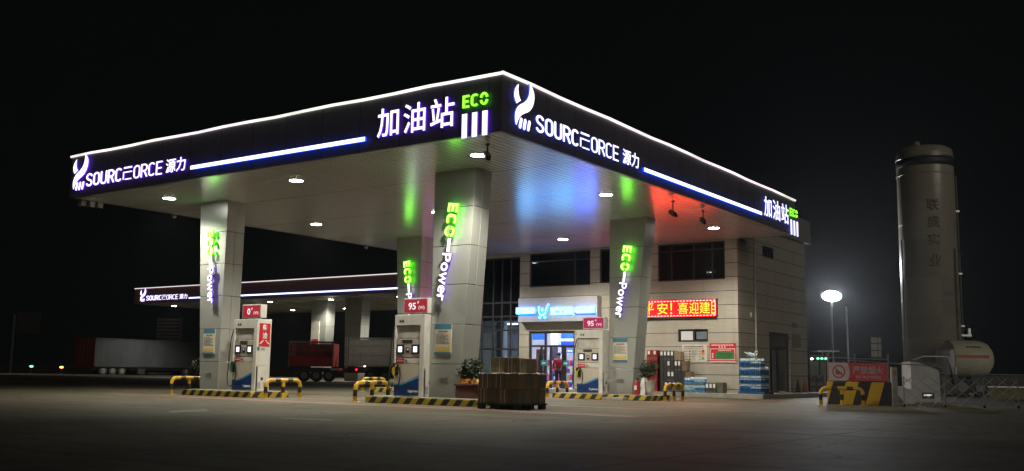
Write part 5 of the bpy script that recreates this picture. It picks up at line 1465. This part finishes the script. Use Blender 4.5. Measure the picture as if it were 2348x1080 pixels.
# folding gate
q = PD(2074, 934, 33.5); k = 33.5 / FPX; Lg = 262 * k; Hg = 1.0
t = thing('folding_gate', 'expandable lattice barrier gate of thin pale crossing bars across the yard exit', 'gate', (q.x, q.y, 0), ANG)
bm = BM(); p = .46; n = int(Lg / p)
for i in range(-2, n + 1):
    for s in (1, -1):
        xa = i * p if s > 0 else (i + 2.6) * p
        pts = []
        a0 = Vector((xa, -.02 if s > 0 else .02, .04)); b0 = Vector((xa + s * 2.6 * p, -.02 if s > 0 else .02, Hg))
        d_ = b0 - a0
        lo, hi = 0, 1
        for lim, sign in ((0, 1), (Lg, -1)):
            va, vb = sign * (a0.x - lim), sign * (b0.x - lim)
            if va < 0 and vb < 0: lo, hi = 1, 0
            elif va < 0: lo = max(lo, va / (va - vb))
            elif vb < 0: hi = min(hi, va / (va - vb))
        if hi - lo > .08: rod(bm, a0 + d_ * lo, a0 + d_ * hi, .012, seg=5)
part('lattice', bm, mat('pale lattice bars', (.45, .43, .42), .35, .2), t)
for x in (0, Lg * .36, Lg * .7, Lg):
    bm = BM(); rod(bm, (x, 0, .05), (x, 0, Hg + .02), .022, seg=8); u_ = part('upright', bm, STEEL, t)
    bm = BM(); ball(bm, (x, 0, .05), .05, 10); part('castor', bm, BLACK, u_)
# LNG tank
q = PD(2141, 872, 62); TKX, TKY = q.x, q.y; TR = 1.72
zt = PD(2125, 312, 60.5).z
tank = thing('storage_tank', 'tall white upright gas storage tank with dark top band and Chinese characters', 'tank', (TKX, TKY, 0), ANG)
bm = BM(); lathe(bm, [(TR, 1.6), (TR, zt - .5), (TR * .97, zt - .2), (TR * .8, zt + .02), (.3, zt + .15)], seg=48); sh_ = part('shell', bm, TANKW, tank)
for za, zb_, m_, r_ in ((zt - 1.32, zt - .72, GREYD, TR + .02), (zt - .78, zt - .7, STEEL, TR + .05), (zt - 1.85, zt - 1.79, TANKW, TR + .04)):
    bm = BM(); lathe(bm, [(r_ - .03, za), (r_, za + .01), (r_, zb_ - .01), (r_ - .03, zb_)], seg=48); part('band', bm, m_, sh_)
bm = BM()
bm.free()
for i in range(5):
    bm = BM(); lathe(bm, [(TR - .01, 3.4 + i * 2.4), (TR + .012, 3.41 + i * 2.4), (TR + .012, 3.44 + i * 2.4), (TR - .01, 3.45 + i * 2.4)], seg=48); part('weld_seam', bm, TANKW, sh_)
bm = BM(); rod(bm, (-.45, 0, zt - .05), (-.45, 0, zt + .3), .2, seg=12); ball(bm, (-.45, 0, zt + .34), .2, 10); part('top_valve', bm, TANKW, tank)
for a in range(4):
    c, s = math.cos(a * PI / 2 + .7), math.sin(a * PI / 2 + .7); bm = BM(); rod(bm, (c * 1.4, s * 1.4, 0), (c * 1.4, s * 1.4, 1.7), .16, seg=10)
    part('leg', bm, mat('dark tank steel', (.09, .09, .085), .5), tank)
bm = BM()
for (x, zlo, zhi) in ((TR + .12, .5, zt - 1.8), (-TR - .08, 1.0, zt - 6)): rod(bm, (x, -.3, zlo), (x, -.3, zhi), .055, seg=8)
rod(bm, (TR * .6, -TR * .86, 1.2), (TR * .6, -TR * .86, 9), .05, seg=8)
for z in (4.2, 7.5, 11.5): box(bm, TR - .1, -.4, z, TR + .22, -.2, z + .1)
part('riser_pipe', bm, STEEL, tank)
bm = BM(); box(bm, TR - .1, -.55, 3.6, TR + .55, -.1, 3.72); box(bm, TR + .35, -.55, 3.72, TR + .5, -.4, 4.1); part('bracket', bm, STEEL, tank)
# characters bent round the shell
def tank_char(ch, ang, z, h, m):
    bm = font_bm(ch, .01); fit(bm, h, h); thicken(bm, .02)
    for v in bm.verts:
        a = ang + (v.co.x - h / 2) / TR; r = TR + .005 + v.co.z
        v.co = Vector((math.sin(a) * r, -math.cos(a) * r, z + v.co.y))
    part('tank_lettering', bm, [m, m], sh_)
TI = mat('dull dark lettering', (.2, .17, .13), .6)
for ch, py in zip('联盛实业', (470, 511, 554, 604)):
    tank_char(ch, -.18, PD(2118, py, 60).z, .72, TI)
tank_char('盛', 1.14, PD(2190, 511, 60).z, .72, TI)
bm = BM()
for i in range(4): 
    a = .12 + i * .09
    box(bm, math.sin(a) * (TR + .01) - .06, -math.cos(a) * (TR + .012) - .01, PD(2130, 672, 60).z, math.sin(a) * (TR + .01) + .05, -math.cos(a) * (TR + .012) + .01, PD(2130, 664, 60).z)
part('small_print', bm, TI, sh_)
# pump skid at the tank foot
q = PD(2110, 885, 56); t = thing('pump_skid', 'dark pump skid with pipes at the foot of the gas tank', 'machine', (q.x, q.y, 0), ANG)
bm = BM(); box(bm, -.2, 0, .1, 2.2, 1.2, 1.2); box(bm, .2, .1, 1.2, 1.0, 1.0, 1.9); part('skid_box', bm, GREYD, t, bevel=.03)
bm = BM(); tube(bm, [(-.6, -.1, .1), (-.6, -.1, 1.9), (.2, -.1, 2.2), (1.6, -.1, 2.2), (1.9, -.1, .6)], .06, 8); part('pipe', bm, STEEL, t)
# tanker lorry
q = PD(2196, 900, 57); k = 57 / FPX
tk = thing('tanker_trailer', 'cream tanker trailer with orange stripe parked right of the gas tank', 'tanker', (q.x, q.y, 0), ANG)
zc_ = PD(2230, 822, 57).z; r_ = 1.08
bm = BM(); prof = [(.05, -.02), (r_ * .98, 0), (r_, .03), (r_, 1.6), (r_ * .97, 1.9), (r_ * .85, 2.2), (r_ * .6, 2.42), (.05, 2.5)]
lathe(bm, prof, seg=36)
for v in bm.verts: v.co = Vector((v.co.z, v.co.y + 1.1, -v.co.x + zc_))
tb = part('tank_barrel', bm, mat('cream tanker paint', (.74, .7, .52), .35, 0, .12), tk)
bm = BM()
for i in range(14):
    x0 = .04 + i * 1.9 / 14; x1 = x0 + 1.9 / 14
    for a0, a1 in ((.02, .2),):
        q4 = []
        def rr(x): 
            return r_ + .012 if x < 1.6 else r_ * (1 - .045 * ((x - 1.6) / .35) ** 2) + .012
        for (x, a) in ((x0, a0), (x1, a0), (x1, a1), (x0, a1)): q4.append((x, 1.1 - math.cos(a) * rr(x), zc_ + math.sin(a) * rr(x)))
        bm.faces.new([bm.verts.new(p) for p in q4])
bmesh.ops.remove_doubles(bm, verts=bm.verts, dist=1e-4)
part('orange_stripe', bm, ORANGE, tb)
bm = BM(); box(bm, -.3, .1, zc_ - .9, -.03, 2.1, zc_ + .5); box(bm, -.1, .05, zc_ - 1.3, .05, .1, zc_ - .5); part('rear_cabinet', bm, mat('pale cabinet paint'), tk)
bm = BM(); box(bm, .0, .3, .6, 2.6, 1.9, .95); part('chassis', bm, GREYD, tk)
for wx_ in (.35, 1.35): wheel(tk, wx_, .5, .5, .05)
bm = BM()
for i in range(7): box(bm, .75 + i * .12, 1.1 - math.cos(.62) * (r_ + .02), zc_ + math.sin(.62) * r_, .83 + i * .12, 1.1 - math.cos(.62) * r_ + .01, zc_ + math.sin(.62) * r_ + .1)
part('barrel_print', bm, TI, tb)
# low fences at the right edge
q = PD(2232, 905, 50); k = 50 / FPX; t = thing('low_rail_fence', 'low grey rail fence in front of the tanker at the right edge', 'fence', (q.x, q.y, 0), ANG)
zf = PD(2290, 859, 50).z; Lf = 150 * k
bm = BM(); box(bm, 0, 0, zf - .55, Lf, .03, zf - .05); part('panel', bm, mat('dull grey green panel', (.07, .075, .06), .6), t)
bm = BM(); rod(bm, (-.1, 0, zf), (Lf, 0, zf), .03, seg=8); part('rail', bm, STEEL, t)
for x in (0, Lf * .33, Lf * .66, Lf):
    bm = BM(); rod(bm, (x, .015, 0), (x, .015, zf), .03, seg=8); part('post', bm, STEEL, t)
q = PD(2268, 912, 45); k = 45 / FPX; t = thing('picket_fence', 'low yellowish picket fence at the right edge behind the folding gate', 'fence', (q.x, q.y, 0), ANG)
bm = BM(); zf = PD(2300, 886, 45).z
for i in range(26): box(bm, i * .085, 0, .08, i * .085 + .05, .03, zf - .05)
part('pickets', bm, mat('dull yellow paint', (.3, .26, .12), .6), t)
bm = BM(); box(bm, -.05, -.02, zf - .05, 2.3, .05, zf); part('top_rail', bm, STEEL, t)
# cones beside the building side door
q = None
for px, lb in ((1830, 'dark traffic cone on the building plinth, nearer the door'), (1846, 'orange traffic cone on the building plinth, nearer the dark crates')):
    q = PX(px, 898, BX1 + .35); t = thing('traffic_cone', lb, 'traffic cone', (BX1 + .35, q.y, .2), 0, 'traffic cones on the plinth')
    cm = mat('orange cone' if px == 1846 else 'dark cone', (.35, .12, .03) if px == 1846 else (.04, .04, .035), .6)  # the cone nearer the door is plain dark
    bm = BM(); lathe(bm, [(.14, .03), (.02, .68), (.015, .7)], seg=14); part('cone_body', bm, cm, t)
    bm = BM(); box(bm, -.19, -.19, 0, .19, .19, .03); part('base', bm, BLACK, t)
# dark crates beyond the building corner
q = PD(1858, 903, 52); k = 52 / FPX
for i in range(2):
    for j in range(3):
        z0 = .0 + j * .36; x = i * 16 * k
        o = q + CR * x; lb = 'dark crate beyond the building corner, %s of the %s column' % (['bottom', 'middle', 'top'][j], ['left', 'right'][i])
        t = thing('crate', lb, 'crate', (o.x, o.y, z0), ANG, 'dark crates beyond the building')
        bm = BM(); box(bm, 0, 0, 0, 16 * k - .01, .4, .35); part('crate_body', bm, mat('dark crate', (.03, .025, .03), .5), t, bevel=.01)
        bm = BM()
        for a in range(3):
            if random.random() < .7: box(bm, .04 + a * .1, -.004, .12 + rnd(0, .1), .09 + a * .1, -.001, .15 + rnd(0.1, .12))
        box(bm, .03, -.004, .3, .3, -.001, .32)
        part('crate_marks', bm, mat('grey print'), t)
# gas dispenser shelter with indicator lights
q = PD(1858, 880, 58); k = 58 / FPX; t = thing('gas_filling_post', 'grey gas filling cabinet with row of green indicator lights', 'cabinet', (q.x, q.y, 0), ANG)
zz = lambda y: PD(1880, y, 58).z
bm = BM(); box(bm, 0, 0, .1, .55, .8, zz(828)); box(bm, .6, 0, .1, .95, .8, zz(828)); part('cabinet_body', bm, mat('dull grey cabinet', (.14, .14, .12), .5), t, bevel=.02)
bm = BM(); box(bm, .1, -.05, zz(828), 1.2, .8, zz(815)); part('lamp_housing', bm, BLACK, t)
bm = BM(); box(bm, .35, -.5, zz(806), 1.6, .9, zz(803.5)); rod(bm, (.9, .4, zz(815)), (.9, .4, zz(806)), .04); part('roof_plate', bm, STEEL, t)
for i, px in enumerate((1876, 1885, 1894)):
    bm = BM(); ball(bm, ((px - 1858) * k, -.08, zz(822)), .07, 10, (1.1, .6, .8)); part('indicator', bm, L_GREEN, t)
bm = BM(); ball(bm, ((1862 - 1858) * k, -.08, zz(823)), .07, 10, (1.2, .6, .8)); part('white_lamp', bm, L_WHITE, t)
# floodlight mast and slim pole
q = PD(1912, 860, 72); k = 72 / FPX; fl = thing('floodlight_mast', 'tall slim mast with very bright white floodlights', 'floodlight', (q.x, q.y, 0), ANG)
zl = PD(1912, 677, 72).z
bm = BM(); rod(bm, (0, .1, 0), (0, .1, zl), .09, .05, seg=12); box(bm, -.75, .06, zl - .05, .75, .14, zl + .02); part('mast', bm, STEEL, fl)
tr_ = Matrix.Translation((0, 0, zl)) @ Matrix.Rotation(.12, 4, 'Z') @ Matrix.Diagonal((1.85, 1, .95, 1))
bm = BM(); rod(bm, (0, -.02, 0), (0, .12, 0), .4, seg=32); bm.transform(tr_); hd_ = part('lamp_head', bm, GREYD, fl, bevel=.02)
bm = BM(); rod(bm, (0, -.035, 0), (0, -.021, 0), .385, seg=32); bm.transform(tr_); part('lamp_face', bm, L_FLOOD, hd_)
q = PD(1947, 850, 60); t = thing('slim_pole', 'plain slim grey pole right of the bright floodlight', 'pole', (q.x, q.y, 0), ANG)
zl = PD(1944, 700, 60).z
bm = BM(); rod(bm, (0, 0, .02), (-.06, 0, zl), .075, .05, seg=10); part('pole_shaft', bm, STEEL, t)
bm = BM(); box(bm, -.16, -.16, 0, .16, .16, .03); part('base_plate', bm, STEEL, t)
bm = BM(); box(bm, -.14, -.05, zl - .02, .06, .05, zl + .03); part('pole_cap', bm, GREYD, t)
# ladder frame left of the tank
q = PD(2000, 860, 60); k = 60 / FPX; t = thing('ladder_panel', 'pale framed ladder panel on a stand left of the gas tank', 'ladder panel', (q.x, q.y, 0), ANG)
za, zb_ = PD(2010, 819, 60).z, PD(2010, 772, 60).z
bm = BM(); box(bm, 0, 0, za, 14 * k, .05, zb_); box(bm, 16 * k, 0, za, 23 * k, .05, zb_ - .05); part('panel', bm, mat('pale yellow panel', (.36, .35, .27), .5), t)
bm = BM()
for i in range(4): box(bm, -.02, -.02, za + i * (zb_ - za) / 3 - .03, 24 * k, -.001, za + i * (zb_ - za) / 3 + .03)
part('rung', bm, GREYD, t)
bm = BM(); rod(bm, (.1, .02, 0), (.1, .02, za), .05, seg=8); rod(bm, (.5, .02, 0), (.5, .02, za), .05, seg=8); part('stand_leg', bm, GREYD, t)

# ------------------------------------------------------------------ night air: faint haze round the lamps
bm = BM(); box(bm, -140, -60, -1, 80, 140, 22)
hz = finish('haze', bm, []); hz['kind'] = 'stuff'
m = bpy.data.materials.new('night haze'); m.use_nodes = True
nt = m.node_tree; nt.nodes.clear()
out = nt.nodes.new('ShaderNodeOutputMaterial'); pv = nt.nodes.new('ShaderNodeVolumePrincipled')
pv.inputs['Color'].default_value = (.8, .85, .9, 1); pv.inputs['Density'].default_value = HAZE; pv.inputs['Anisotropy'].default_value = .85
nt.links.new(pv.outputs[0], out.inputs['Volume']); hz.data.materials.append(m)
